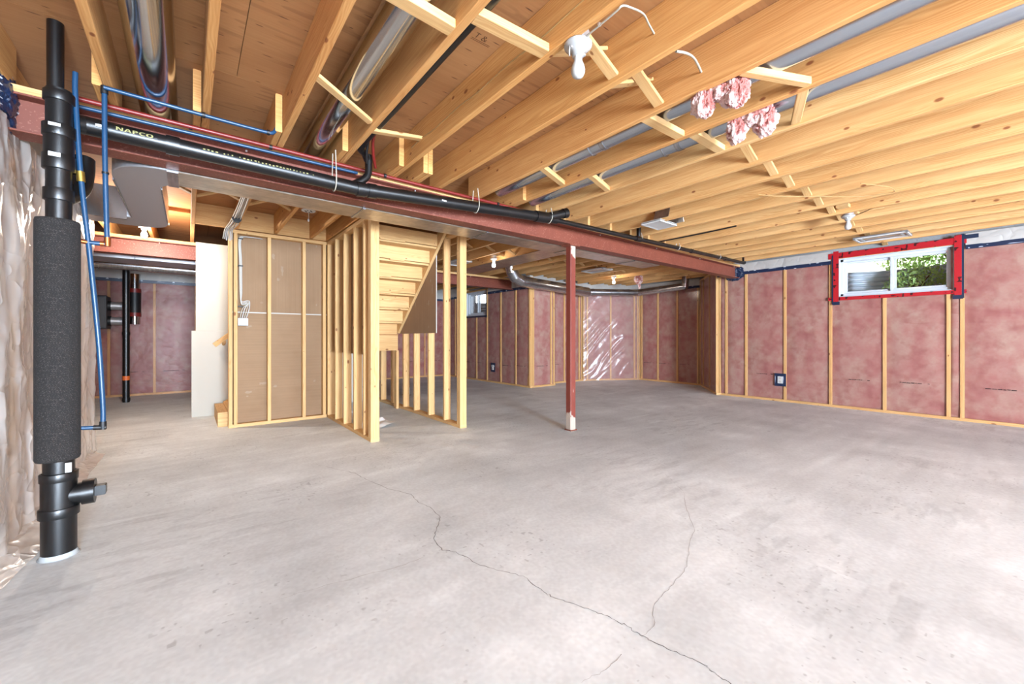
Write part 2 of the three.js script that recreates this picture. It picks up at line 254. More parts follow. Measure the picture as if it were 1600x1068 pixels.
// ------------------------------------------------------------------ insulated walls
const WT = 2.33;
function wall(name, p0, p1, inside, o = {}) {
  const dx = p1[0] - p0[0], da = p1[1] - p0[1], L = Math.hypot(dx, da), ux = dx / L, ua = da / L;
  let nx = -ua, na = ux; if ((inside[0] - p0[0]) * nx + (inside[1] - p0[1]) * na < 0) { nx = -nx; na = -na; }
  const P = (s, y, t) => [p0[0] + ux * s + nx * t, y, p0[1] + ua * s + na * t], n = [nx, 0, na];
  const g = structure(name, P(L / 2, 0, 0)), w = o.win, seed = o.seed ?? 1, [e0, e1] = o.ends ?? [0.1, 0.1];
  const slab = (s0, s1, y0, y1) => { if (s1 - s0 > 0.01 && y1 - y0 > 0.01) board(g, 'foundation', P(s0, (y0 + y1) / 2, -0.2), P(s1, (y0 + y1) / 2, -0.2), 0.2, y1 - y0, M.concrete); };
  if (w) { slab(-e0, w.s0, 0, JT + 0.1); slab(w.s1, L + e1, 0, JT + 0.1); slab(w.s0, w.s1, 0, w.y0); slab(w.s0, w.s1, w.y1, JT + 0.1); } else slab(-e0, L + e1, 0, JT + 0.1);
  if (o.bare) return { g, P, n, L };
  board(g, 'bottom_plate', P(0, 0.019, -0.045), P(L, 0.019, -0.045), 0.089, 0.038, M.stud); board(g, 'top_plate', P(0, WT - 0.019, -0.045), P(L, WT - 0.019, -0.045), 0.089, 0.038, M.stud);
  const st = o.studs ?? Array.from({ length: Math.floor((L - 0.1) / 0.61) + 2 }, (_, i) => Math.min(L - 0.02, 0.02 + i * 0.61));
  const inWin = (s) => w && s > w.s0 - 0.02 && s < w.s1 + 0.02;
  for (const s of st) board(g, 'stud', P(s, 0.038, -0.045), P(s, inWin(s) ? w.y0 - 0.04 : WT - 0.038, -0.045), 0.038, 0.089, M.stud, n);
  if (w) for (const y of [w.y0 - 0.02, w.y1 + 0.02]) if (y < WT - 0.05) board(g, 'window_framing', P(w.s0 - 0.02, y, -0.045), P(w.s1 + 0.02, y, -0.045), 0.089, 0.038, M.stud);
  const ss = [0.0, ...st, L].sort((a, b) => a - b);
  for (let i = 0; i < ss.length - 1; i++) {
    const s0 = ss[i] + 0.02, s1 = ss[i + 1] - 0.02; if (s1 - s0 < 0.03) continue;
    const top = w && (s0 + s1) / 2 > w.s0 && (s0 + s1) / 2 < w.s1 ? w.y0 - 0.04 : WT - 0.04, W = s1 - s0, H = top - 0.04;
    const geo = new THREE.BoxGeometry(W, H, 0.075, 8, 16, 1), q = geo.attributes.position, uv = geo.attributes.uv, off = hash(i, seed, 3) * 1.3, offy = hash(i, seed, 8) * 1.3;
    for (let k = 0; k < q.count; k++) { const X = q.getX(k) / W, Y = q.getY(k) / H; uv.setXY(k, q.getX(k) + off, q.getY(k) + offy); if (q.getZ(k) > 0) q.setZ(k, 0.0375 - 0.018 + 0.016 * (1 - 16 * X ** 4) * (1 - 16 * Y ** 4) + 0.006 * (fbm(X * 4 + off * 9, Y * 12, seed, 3) - 0.5)); }
    geo.computeVertexNormals();
    const m = put(g, 'insulation_batt', geo, M.pink); m.quaternion.setFromRotationMatrix(new THREE.Matrix4().makeBasis(V(ux, 0, ua).multiplyScalar(V(ux, 0, ua).cross(new THREE.Vector3(0, 1, 0)).dot(V(...n)) > 0 ? 1 : -1), new THREE.Vector3(0, 1, 0), V(...n)));
    m.position.copy(V(...P((s0 + s1) / 2, 0.04 + H / 2, -0.0435))); add(g, m);
    if (W > 0.3 && o.ink !== false && hash(i, seed, 31) > 0.15) {   // smudged factory print low on the film
      const si = s0 + 0.08 + 0.1 * hash(i, seed, 4), geos = [], r = rng(i * 7 + seed);
      for (let k = 0, s = si; k < 7 && s < s1 - 0.05; k++) { const l = 0.012 + r() * 0.035; geos.push(new THREE.BoxGeometry(l, 0.006 + r() * 0.006, 0.001).translate(s - si + l / 2, (r() - 0.5) * 0.004, 0)); s += l + 0.006 + (k === 0 ? 0.05 : 0); }
      const mk = put(g, 'printed_line', mergeGeometries(geos), M.ink); mk.quaternion.setFromRotationMatrix(new THREE.Matrix4().makeBasis(V(ux, 0, ua), new THREE.Vector3(0, 1, 0), V(ux, 0, ua).cross(new THREE.Vector3(0, 1, 0)))); mk.position.copy(V(...P(si, 0.43 + 0.02 * hash(i, seed, 5), 0.0115))); mk.userData.kind = 'stuff'; add(g, mk);
    }
  }
  // clear polyethylene film over studs and batts
  const style = o.film ?? 'taut', hgt = (s, y) => style === 'drape'
    ? 0.045 * (1 - Math.abs(2 * fbm(s * 2.6 + 0.8 * fbm(s * 1.5, y * 1.6, 5, 2), y * 0.8 + 0.3 * s, seed, 3) - 1)) ** 2 + 0.02 * (1 - Math.abs(2 * fbm(s * 7 + y * 0.8, y * 2.6, seed + 3, 3) - 1)) ** 3 + 0.012 * fbm(s * 3, y * 3, 6, 2)
    : style === 'diag' ? 0.03 * (1 - Math.abs(2 * fbm((s * 0.8 + y * 0.75) * 6.5 + 0.6 * fbm(s * 3, y * 3, 7, 2), (s * 0.75 - y * 0.8) * 0.7, seed, 2) - 1)) ** 2 + 0.004 * fbm(s * 10, y * 10, seed, 2)
      : 0.004 * fbm(s * 5, y * 3, seed, 3) + 0.004 * (1 - Math.abs(2 * fbm((s + y * 0.6) * 3, (y - s * 0.6) * 1.2, seed + 7, 3) - 1)) ** 4;
  const film = (s0, s1, y0, y1) => { const step = style === 'taut' ? 0.06 : 0.022, nx2 = Math.max(1, Math.ceil((s1 - s0) / step)), ny2 = Math.max(1, Math.ceil((y1 - y0) / step));
    const geo = grid(nx2, ny2, (u, v) => { const s = lerp(s0, s1, u), y = lerp(y0, y1, v); return V(...P(s, y, 0.007 + hgt(s, y))); }, (u, v) => [lerp(s0, s1, u) + seed * 0.37, lerp(y0, y1, v)]); add(g, put(g, 'vapour_barrier', geo, style === 'taut' ? (o.dull ? M.polyDull : M.poly) : style === 'diag' ? M.polyCreased : M.polyDrape)); };
  const top = o.tape ? o.tape : WT;
  if (w) { film(0, w.s0 - 0.03, 0.005, top); film(w.s1 + 0.03, L, 0.005, top); film(w.s0 - 0.03, w.s1 + 0.03, 0.005, w.y0 - 0.03); } else film(0, L, 0.005, top);
  if (o.tape) {   // taped seam and the pale header film above it
    const head = (s0, s1) => { if (s1 - s0 < 0.05) return; const geo = grid(Math.ceil((s1 - s0) / 0.05), 8, (u, v) => { const s = lerp(s0, s1, u), y = lerp(top - 0.02, JY + 0.02, v); return V(...P(s, y, 0.012 + 0.014 * fbm(s * 4, y * 9, seed + 4, 3) * Math.sin(v * 3.14))); }, (u, v) => [lerp(s0, s1, u), v * 0.16]); add(g, put(g, 'header_film', geo, M.whiteFilm)); board(g, 'seam_tape', P(s0, top - 0.012, 0.016), P(s1, top - 0.012, 0.016), 0.003, 0.055, M.navyTape, [0, 1, 0], 0.001); };
    if (w) { head(0, w.s0 - 0.09); head(w.s1 + 0.09, L); } else head(0, L);
  }
  return { g, P, n, L };
}
const IN = [3, 3];
const wr = wall('wall_right', [7.7, A_MID], [7.7, 3.6], IN, { win: { s0: 3.3, s1: 4.5, y0: 1.665, y1: 2.245 }, tape: 2.21, ends: [0.1, 0], seed: 3, studs: [0.1, 0.71, 1.32, 1.93, 2.54, 3.24, 3.36, 3.98, 4.6, 5.21, 5.81, 6.15, 6.27] });
wall('wall_bay_near', [7.65, 3.6], [8.88, 4.55], [7, 5], { seed: 5, ends: [-0.08, 0.1], studs: [0.05, 0.62, 1.2, 1.5] });
wall('wall_bay_middle', [8.88, 4.53], [8.88, 6.13], [6, 5], { seed: 8, studs: [0.06, 0.55, 1.05, 1.5, 1.56], tape: 2.2 });
wall('wall_bay_far', [8.88, 6.1], [7.58, 6.8], [6, 5], { seed: 12, film: 'diag', studs: [0.03, 0.12, 0.75, 1.36, 1.45], ink: true, tape: 2.14 });
wall('wall_jog_far', [7.6, 6.8], [6.38, 6.8], [6, 5], { seed: 14, studs: [0.05, 0.14, 0.65, 1.15], tape: 2.14 });
wall('wall_jog_side', [6.38, 6.85], [6.38, 6.53], [7, 6.7], { seed: 15, ends: [0.1, -0.11], studs: [0.1] });
wall('wall_jog_near', [6.38, 6.53], [5.62, 6.53], [6, 5], { seed: 16, ends: [-0.1, -0.2], studs: [0.04, 0.12, 0.64, 0.72], tape: 2.16 });
const ww = wall('wall_window_side', [5.62, 6.5], [5.62, 10.1], [4, 8], { win: { s0: 1.62, s1: 2.52, y0: 1.6, y1: 2.2 }, ends: [-0.2, 0.1], seed: 18, studs: [0.04, 0.5, 1.05, 1.6, 2.06, 2.54, 3.1], tape: 2.13 });
wall('wall_back', [5.62, 10.1], [-3.1, 10.1], [0, 8], { seed: 21, tape: 2.1, dull: true });
wall('wall_left_rear', [-0.75, A_BACK], [-0.75, A_MID], [0, 0], { seed: 35 });
wall('wall_right_rear', [7.7, A_BACK], [7.7, A_MID], [0, 0], { seed: 36 });
const wl = wall('wall_left', [-0.75, A_MID], [-0.75, 5.45], [0, 3], { seed: 25, film: 'drape', tape: 2.16, studs: [0.1, 0.7, 1.3, 1.95, 2.6, 3.2, 3.8, 4.4, 5.0, 5.6, 6.2, 6.8, 7.4, 8.1] });
wall('wall_left_far', [-3.1, 5.3], [-3.1, 10.1], [0, 8], { seed: 28 });
wall('wall_return', [-3.1, 5.47], [-0.98, 5.47], [-2, 8], { seed: 30 });
// the wall behind the camera with the patio door and a window
{ const g = structure('wall_behind', [3.5, 0, A_BACK]); const b = (x0, x1, y0, y1) => box(g, 'foundation', x0, x1, y0, y1, A_BACK - 0.25, A_BACK, M.concrete);
  b(-1, -0.65, 0, JT + 0.1); b(1.05, 3.5, 0, JT + 0.1); b(5.3, 8, 0, JT + 0.1); b(-0.65, 1.05, 2.1, JT + 0.1); b(3.5, 5.3, 2.0, JT + 0.1); b(3.5, 5.3, 0, 0.7);
  const A0 = A_BACK - 0.15, A1 = A_BACK - 0.05, d = structure('door_1', [0.2, 0, A_BACK]); box(d, 'door_frame', -0.65, -0.59, 0, 2.1, A0, A1, M.vinyl); box(d, 'door_frame', 0.99, 1.05, 0, 2.1, A0, A1, M.vinyl); box(d, 'door_frame', -0.59, 0.99, 2.04, 2.1, A0, A1, M.vinyl); box(d, 'door_frame', 0.16, 0.24, 0.03, 2.04, A0, A1, M.vinyl); box(d, 'door_frame', -0.59, 0.99, 0, 0.03, A0, A1, M.vinyl);
  const wn = structure('window_3', [4.4, 0.7, A_BACK]); box(wn, 'window_frame', 3.5, 3.56, 0.7, 2, A0, A1, M.vinyl); box(wn, 'window_frame', 5.24, 5.3, 0.7, 2, A0, A1, M.vinyl); box(wn, 'window_frame', 3.56, 5.24, 0.7, 0.76, A0, A1, M.vinyl); box(wn, 'window_frame', 3.56, 5.24, 1.94, 2, A0, A1, M.vinyl);
}

function tapeLump(g, at, rx, ry, ra, seed) {
  const geo = new THREE.IcosahedronGeometry(1, 14), p = geo.attributes.position;
  for (let i = 0; i < p.count; i++) { const x = p.getX(i), y = p.getY(i), z = p.getZ(i), q = 0.8 + 0.5 * (1 - Math.abs(2 * fbm(y * 3 + 20, z * 3 + x * 2 + 20, seed, 3) - 1)) ** 2; p.setXYZ(i, x * rx * q, y * ry * q, z * ra * q); }
  geo.computeVertexNormals(); const m = put(g, 'crumpled_tape', geo, M.navyTape); m.position.copy(V(...at)); add(g, m);
}
{ const geo = grid(8, 90, (u, v) => { const a = lerp(-0.5, 5.2, v); return V(-0.735 + u * (0.1 + 0.07 * fbm(a * 2, 3, 5, 3)), 0.006 + (1 - u) ** 2 * 0.05 + 0.03 * u * (1 - u) * fbm(u * 4, a * 7, 8, 3) * 3, a); }, (u, v) => [u * 0.2, v * 5.7]); add(wl.g, put(wl.g, 'film_flap', geo, M.polyDrape)); }
tapeLump(wr.g, [7.69, 2.21, 3.3], 0.05, 0.11, 0.15, 4);
tapeLump(wl.g, [-0.75, 2.25, 3.27], 0.05, 0.15, 0.2, 9);
{ const cv = document.createElement('canvas'); cv.width = 256; cv.height = 128; const c = cv.getContext('2d'); c.fillStyle = '#000'; c.fillRect(0, 0, 256, 128); c.fillStyle = '#fff'; c.font = '84px sans-serif'; c.fillText('T &', 30, 78); c.fillRect(20, 92, 190, 5); c.fillRect(20, 108, 190, 5);
  const m = put(ceiling, 'stamp', new THREE.PlaneGeometry(0.15, 0.075), std({ color: 0x5a3420, roughness: 0.9, alphaMap: new THREE.CanvasTexture(cv), transparent: true, opacity: 0.8 })); m.rotation.x = Math.PI / 2; m.position.copy(V(1.19, JT - 0.0008, 1.74)); add(ceiling, m); }

// ------------------------------------------------------------------ windows in view
function slider(name, F, s0, s1, y0, y1) {   // F(s, y, t): t into the room
  const g = structure(name, F((s0 + s1) / 2, y0, 0)), P = F;
  const bar = (n, sa, ya, sb, yb, t, w, d, m) => board(g, n, P(sa, ya, t), P(sb, yb, t), w, d, m, P(0, 0, 1).map((v, i) => v - P(0, 0, 0)[i]), 0.004);
  // white jamb lining the opening
  bar('window_jamb', s0 + 0.008, y0, s0 + 0.008, y1, -0.13, 0.016, 0.26, M.vinyl); bar('window_jamb', s1 - 0.008, y0, s1 - 0.008, y1, -0.13, 0.016, 0.26, M.vinyl); bar('window_jamb', s0, y0 + 0.008, s1, y0 + 0.008, -0.13, 0.016, 0.26, M.vinyl); bar('window_jamb', s0, y1 - 0.008, s1, y1 - 0.008, -0.13, 0.016, 0.26, M.vinyl);
  const f = 0.04; bar('window_frame', s0 + f / 2 + 0.012, y0, s0 + f / 2 + 0.012, y1, -0.09, f, 0.09, M.vinyl); bar('window_frame', s1 - f / 2 - 0.012, y0, s1 - f / 2 - 0.012, y1, -0.09, f, 0.09, M.vinyl); bar('window_frame', s0, y0 + f / 2 + 0.012, s1, y0 + f / 2 + 0.012, -0.09, f, 0.09, M.vinyl); bar('window_frame', s0, y1 - f / 2 - 0.012, s1, y1 - f / 2 - 0.012, -0.09, f, 0.09, M.vinyl);
  const mid = (s0 + s1) / 2, sash = (a, b, t) => { const c = 0.034, ya = y0 + 0.05, yb = y1 - 0.05; bar('window_sash', a + c / 2, ya, a + c / 2, yb, t, c, 0.03, M.vinyl); bar('window_sash', b - c / 2, ya, b - c / 2, yb, t, c, 0.03, M.vinyl); bar('window_sash', a + c, ya + c / 2, b - c, ya + c / 2, t, c, 0.03, M.vinyl); bar('window_sash', a + c, yb - c / 2, b - c, yb - c / 2, t, c, 0.03, M.vinyl);
    const gl = put(g, 'window_pane', grid(1, 1, (u, v) => V(...P(lerp(a + c, b - c, u), lerp(ya + c, yb - c, v), t)), (u, v) => [u, v]), M.glass); add(g, gl); };
  sash(s0 + 0.05, mid + 0.03, -0.075); sash(mid - 0.03, s1 - 0.05, -0.11);
  return { g, bar };
}
const W1 = slider('window_1', wr.P, 3.3, 4.5, 1.665, 2.245);
{ const t = 0.022, T = (sa, ya, sb, yb, w, m = M.redTape, z = t) => board(W1.g, 'seal_tape', wr.P(sa, ya, z), wr.P(sb, yb, z), w, 0.003, m, wr.n, 0.001);
  T(3.2, 2.29, 4.62, 2.29, 0.085); T(3.2, 1.642, 4.62, 1.642, 0.05); T(3.275, 1.6, 3.275, 2.36, 0.065, M.redTape, t + 0.004); T(4.525, 1.6, 4.525, 2.36, 0.065, M.redTape, t + 0.004);
  T(3.235, 1.56, 3.235, 2.37, 0.03, M.navy, t + 0.002); T(4.565, 1.56, 4.565, 2.3, 0.025, M.navy, t + 0.002); T(3.1, 2.325, 3.3, 2.325, 0.05, M.navy, t + 0.003); T(3.23, 1.575, 3.32, 1.575, 0.05, M.navy, t + 0.003); T(4.48, 1.575, 4.57, 1.575, 0.05, M.navy, t + 0.003); }
const W2 = slider('window_2', ww.P, 1.62, 2.52, 1.6, 2.2);
{ const T = (sa, ya, sb, yb, w) => board(W2.g, 'seal_tape', ww.P(sa, ya, 0.02), ww.P(sb, yb, 0.02), w, 0.003, M.navy, ww.n, 0.001); T(1.56, 1.575, 2.6, 1.575, 0.04); T(1.595, 1.53, 1.595, 2.22, 0.03); T(2.545, 1.53, 2.545, 2.22, 0.03); }
function windowWell(label, cx, ca, r, y0, y1) {   // half-round corrugated steel well outside a window; opens towards -x
  const t = thing('window_well', label, 'window well', [cx + r, y0, ca]);
  const nu = 36, nv = 60, geo = grid(nu, nv, (u, v) => { const th = -Math.PI / 2 + Math.PI * u, rr = r + 0.018 * Math.sin(v * (y1 - y0) / 0.068 * 6.283); return V(cx + Math.cos(th) * rr * 0.8, lerp(y0, y1, v), ca + Math.sin(th) * rr); }, (u, v) => [u, v]);
  const m2 = M.well.clone(); m2.side = THREE.DoubleSide; add(t, put(t, 'corrugated_wall', geo, m2));
  tube(t, 'rolled_rim', Array.from({ length: 19 }, (_, i) => { const th = -Math.PI / 2 + Math.PI * i / 18; return [cx + Math.cos(th) * r * 0.8, y1, ca + Math.sin(th) * r]; }), 0.014, M.well, 36, 8);
  return t;
}
windowWell('curved corrugated steel well outside the red-taped window', 8.0, 1.2, 0.8, 1.3, 2.1);
windowWell('curved corrugated steel well outside the small rear window', 5.92, 8.57, 0.62, 1.2, 1.97);
function shrub(label, at, R, n, seed) {
  const t = thing('shrub', label, 'shrub', at), r = rng(seed), geos = [];
  const leafShape = new THREE.Shape(); leafShape.moveTo(0, 0); leafShape.quadraticCurveTo(0.022, 0.03, 0, 0.085); leafShape.quadraticCurveTo(-0.022, 0.03, 0, 0);
  const lg = new THREE.ShapeGeometry(leafShape, 3);
  for (let i = 0; i < n; i++) { const g = lg.clone(); g.rotateX(r() * 6); g.rotateY(r() * 6); g.rotateZ(r() * 6); const th = r() * 6.28, ph = Math.acos(2 * r() - 1), q = R * Math.cbrt(r()); g.translate(at[0] + q * Math.sin(ph) * Math.cos(th), at[1] + q * 0.75 * Math.cos(ph) + R * 0.3, -at[2] + 1.3 * q * Math.sin(ph) * Math.sin(th)); geos.push(g); }
  const m = add(t, put(t, 'foliage', mergeGeometries(geos), M.leaf)); m.userData.kind = 'stuff';
  for (let i = 0; i < 4; i++) tube(t, 'stem', [[at[0], at[1] - 0.75 * R, at[2]], [at[0] + (r() - 0.5) * R * 0.5, at[1], at[2] + (r() - 0.5) * R * 0.6], [at[0] + (r() - 0.5) * R, at[1] + 0.5 * R, at[2] + (r() - 0.5) * R]], 0.008, M.soil, 10, 5);
}
shrub('green leafy shrub growing inside the steel window well', [8.3, 1.8, 1.02], 0.28, 500, 4);
shrub('taller green shrub in the garden behind the window well', [9.5, 2.25, 0.95], 0.55, 2400, 6);
{ const s = structure('ground_outside', [10, 1.9, 1]); box(s, 'soil', 8.75, 13, 1.2, 1.95, -2.5, 3.2, M.soil); box(s, 'soil', 8.0, 13, 1.1, 1.3, -2.5, 3.2, M.soil); box(s, 'soil', 6.5, 11, 1.1, 1.9, 7.4, 10, M.soil); box(s, 'soil', 5.95, 11, 1.0, 1.2, 7.4, 10, M.soil);
  const h = thing('neighbour_house', 'pale sided house wall standing beyond the garden', 'house', [12.4, 1.95, 2.6]); for (let i = 0; i < 16; i++) box(h, 'siding_board', 12.4, 12.44, 1.95 + i * 0.2, 2.145 + i * 0.2, 1.4, 6, M.siding); }

// ------------------------------------------------------------------ steel
function beam(label, a0, x0, x1) {
  const t = thing('steel_beam', label, 'beam', [(x0 + x1) / 2, 2.113, a0 + 0.07]);
  box(t, 'bottom_flange', x0, x1, 2.113, 2.124, a0, a0 + 0.14, M.steel, 0.002); box(t, 'top_flange', x0, x1, 2.301, 2.312, a0, a0 + 0.14, M.steel, 0.002); box(t, 'web', x0, x1, 2.124, 2.301, a0 + 0.066, a0 + 0.074, M.steel, 0.001);
  box(t, 'wood_plate', x0, x1, 2.312, JY, a0, a0 + 0.14, M.stud);
  for (let x = Math.ceil(x0) + 0.3; x < x1; x += 1.2) cyl(t, 'bolt', [x, 2.29, a0 + 0.02], [x, 2.325, a0 + 0.02], 0.006, M.strap, 8);
  return t;
}
beam('red-oxide steel beam with the black drain pipe hung along it', 3.2, -0.74, 7.68);
beam('red-oxide steel beam farther back, behind the staircase', 7.04, -3.0, 5.6);
function column(label, x, a, w = 0.1) {
  const t = thing('steel_column', label, 'column', [x, 0, a]);
  const m = box(t, 'shaft', x - w / 2, x + w / 2, 0.012, 2.1, a - w / 2, a + w / 2, M.steelWorn, 0.01);
  m.geometry = m.geometry.clone(); const p = m.geometry.attributes.position, uv = m.geometry.attributes.uv; for (let i = 0; i < p.count; i++) uv.setXY(i, (p.getY(i) + p.getZ(i)) * 2, 0.5 + p.getX(i) / 2.088);
  box(t, 'base_plate', x - w * 0.6, x + w * 0.6, 0, 0.012, a - w * 0.6, a + w * 0.6, M.steel); box(t, 'cap_plate', x - 0.08, x + 0.08, 2.1, 2.113, a - 0.07, a + 0.07, M.steel);
}
column('square red steel post with chipped paint standing in the open floor', 3.44, 3.27, 0.085);
column('dark red steel post under the rear beam, seen between studs', 3.14, 7.11);

// ------------------------------------------------------------------ partitions and staircase
function P1() {
  const t = thing('stud_partition', 'stud wall backed by brown drywall paper, with an electrical box', 'partition', [0.9, 0, 5.84]);
  box(t, 'bottom_plate', 0.365, 1.44, 0, 0.038, 5.8, 5.889, M.stud); box(t, 'top_plate', 0.365, 1.44, 2.29, 2.33, 5.8, 5.889, M.stud);
  for (const x of [0.365, 0.415, 0.76, 1.15, 1.395]) box(t, 'stud', x, x + 0.038, 0.038, 2.29, 5.8, 5.889, M.stud);
  box(t, 'drywall_sheet', 0.365, 1.47, 0.012, 1.36, 5.89, 5.903, M.paper); box(t, 'drywall_sheet', 0.365, 1.47, 1.368, 2.34, 5.89, 5.903, M.paper); box(t, 'joint_tape', 0.365, 1.47, 1.356, 1.372, 5.8895, 5.902, M.gypsum, 0.001);
}
P1();
{ const t = thing('stud_partition', 'open stud wall ending in a doubled stud, near side of the stairs', 'partition', [1.44, 0, 5]);
  box(t, 'bottom_plate', 1.443, 1.532, 0, 0.038, 4.13, 5.8, M.stud); box(t, 'top_plate', 1.443, 1.532, 2.29, 2.33, 4.13, 5.8, M.stud);
  for (const a of [4.13, 4.168, 4.34, 4.66, 5.04, 5.4, 5.76]) box(t, 'stud', 1.443, 1.532, 0.038, 2.29, a, a + 0.038, M.stud);
  box(t, 'drywall_sheet', 1.533, 1.545, 0.87, 2.34, 4.46, 5.84, M.paper); box(t, 'sheet_edge', 1.531, 1.546, 1.17, 2.33, 4.43, 4.458, M.gypsum, 0.001); }
{ const t = thing('stud_partition', 'open stud wall on the far side of the stairs, floor visible through it', 'partition', [2.54, 0, 5.5]);
  box(t, 'bottom_plate', 2.485, 2.574, 0, 0.038, 4.125, 7.0, M.stud); box(t, 'top_plate', 2.485, 2.574, 2.29, 2.33, 4.125, 7.0, M.stud);
  for (const a of [4.125, 4.163, 4.5, 4.92, 5.36, 5.72, 6.18, 6.62, 6.96]) box(t, 'stud', 2.485, 2.574, 0.038, 2.29, a, a + 0.038, M.stud);
  // drywall sheet cut along the stair slope
  const s = new THREE.Shape(); [[4.7, 1.117], [5.92, 1.117], [5.92, 2.34], [4.7, 2.34]].forEach((p, i) => (i ? s.lineTo(-p[0], p[1]) : s.moveTo(-p[0], p[1])));
  const g = new THREE.ExtrudeGeometry(s, { depth: 0.012, bevelEnabled: false }); g.rotateY(-Math.PI / 2); g.translate(2.485, 0, 0); add(t, put(t, 'drywall_sheet', g, M.paper)); box(t, 'sheet_edge', 2.472, 2.4845, 1.117, 2.34, 4.69, 4.7, M.gypsum, 0.001); }
{ const t = thing('staircase', 'wooden staircase seen from below between two open stud walls', 'staircase', [2, 0.9, 5.8]);
  for (const x of [1.547, 2.433]) {   // notched stringers
    const s = new THREE.Shape(), pts = [[5.92, 1.04], [4.36, 2.375], [4.3, 2.34]]; pts.length = 0;
    pts.push([5.9, 1.1], [4.36, 2.345], [4.36, 2.345 + 0.0]);
    const top = []; for (let k = 6; k >= 0; k--) { const a = 5.843 - 0.21 * k, y = 1.107 + 0.181 * k; top.push([a - 0.21 < 4.36 ? 4.36 : a - 0.21, Math.min(2.345, y + 0.181)], [a, Math.min(2.345, y + 0.181)], [a, Math.min(2.345, y)]); }
    [[5.9, 1.09], [4.4, 2.345], ...top.filter((p) => p[1] > 1.1), [5.9, 1.107]].forEach((p, i) => (i ? s.lineTo(-p[0], p[1]) : s.moveTo(-p[0], p[1])));
    board(t, 'stringer', [x + 0.019, 1.175, 5.87], [x + 0.019, 2.41, 4.42], 0.038, 0.14, M.stud);
  }
  for (let k = 0; k < 7; k++) { const a = 5.843 - 0.21 * k, y = 1.107 + 0.181 * k; box(t, 'riser', 1.55, 2.432, y + 0.002, Math.min(y + 0.178, 2.345), a, a + 0.02, M.stud); if (k < 6) box(t, 'tread', 1.55, 2.432, y + 0.155, y + 0.181, a - 0.185, a + 0.045, M.stud); board(t, 'wedge', [1.7 + 0.1 * (k % 3), y - 0.006, a - 0.012], [2.0 + 0.08 * (k % 2), y - 0.006, a - 0.012], 0.018, 0.018, M.stud); }
  box(t, 'landing_header', 1.55, 2.47, 0.866, 1.095, 5.9, 5.94, M.stud); box(t, 'landing_header', 1.55, 2.47, 0.866, 1.095, 6.86, 6.9, M.stud); box(t, 'landing_deck', 1.55, 2.48, 1.095, 1.115, 5.9, 6.89, M.ply);
  box(t, 'post', 2.43, 2.47, 0, 0.866, 5.86, 5.95, M.stud); box(t, 'post', 1.55, 1.59, 0, 0.866, 6.8, 6.89, M.stud);
  for (let k = 0; k < 6; k++) { const x = 1.46 - 0.215 * k, y = 0.925 - 0.183 * k; if (y < 0.05) continue; box(t, 'tread', x - 0.235, x, y - 0.03, y, 5.95, 6.8, M.stud); box(t, 'riser', x - 0.02, x, y, y + 0.16, 5.95, 6.8, M.stud); }
  board(t, 'stringer', [1.46, 0.78, 5.935], [0.42, 0.1, 5.935], 0.036, 0.2, M.stud); board(t, 'stringer', [1.46, 0.78, 6.79], [0.42, 0.1, 6.79], 0.036, 0.2, M.stud); box(t, 'bottom_step', 0.27, 0.42, 0.0, 0.17, 5.95, 6.8, M.stud); }
{ const t = thing('drywall_partition', 'pale drywall wall beside the lower stairs, lower sheet jutting out', 'partition', [0.8, 0, 6.95]);
  box(t, 'drywall_sheet', 0.075, 2.48, 1.14, 2.34, 6.93, 6.943, M.whiteWall); box(t, 'drywall_sheet', 0.03, 2.48, 0.0, 1.15, 6.9, 6.925, M.whiteWall); for (const x of [0.09, 0.5, 0.9, 1.3, 1.7, 2.1]) box(t, 'stud', x, x + 0.038, 0, 2.33, 6.945, 7.03, M.stud); }
{ const t = thing('handrail', 'sloping wooden handrail on the pale drywall wall', 'handrail', [0.8, 1.2, 6.8]); board(t, 'rail', [0.27, 0.955, 6.82], [1.4, 1.92, 6.82], 0.045, 0.06, M.stud); cyl(t, 'bracket', [0.38, 1.0, 6.82], [0.38, 0.97, 6.9], 0.022, M.stud, 12); cyl(t, 'bracket', [1.2, 1.7, 6.82], [1.2, 1.67, 6.9], 0.022, M.stud, 12); }

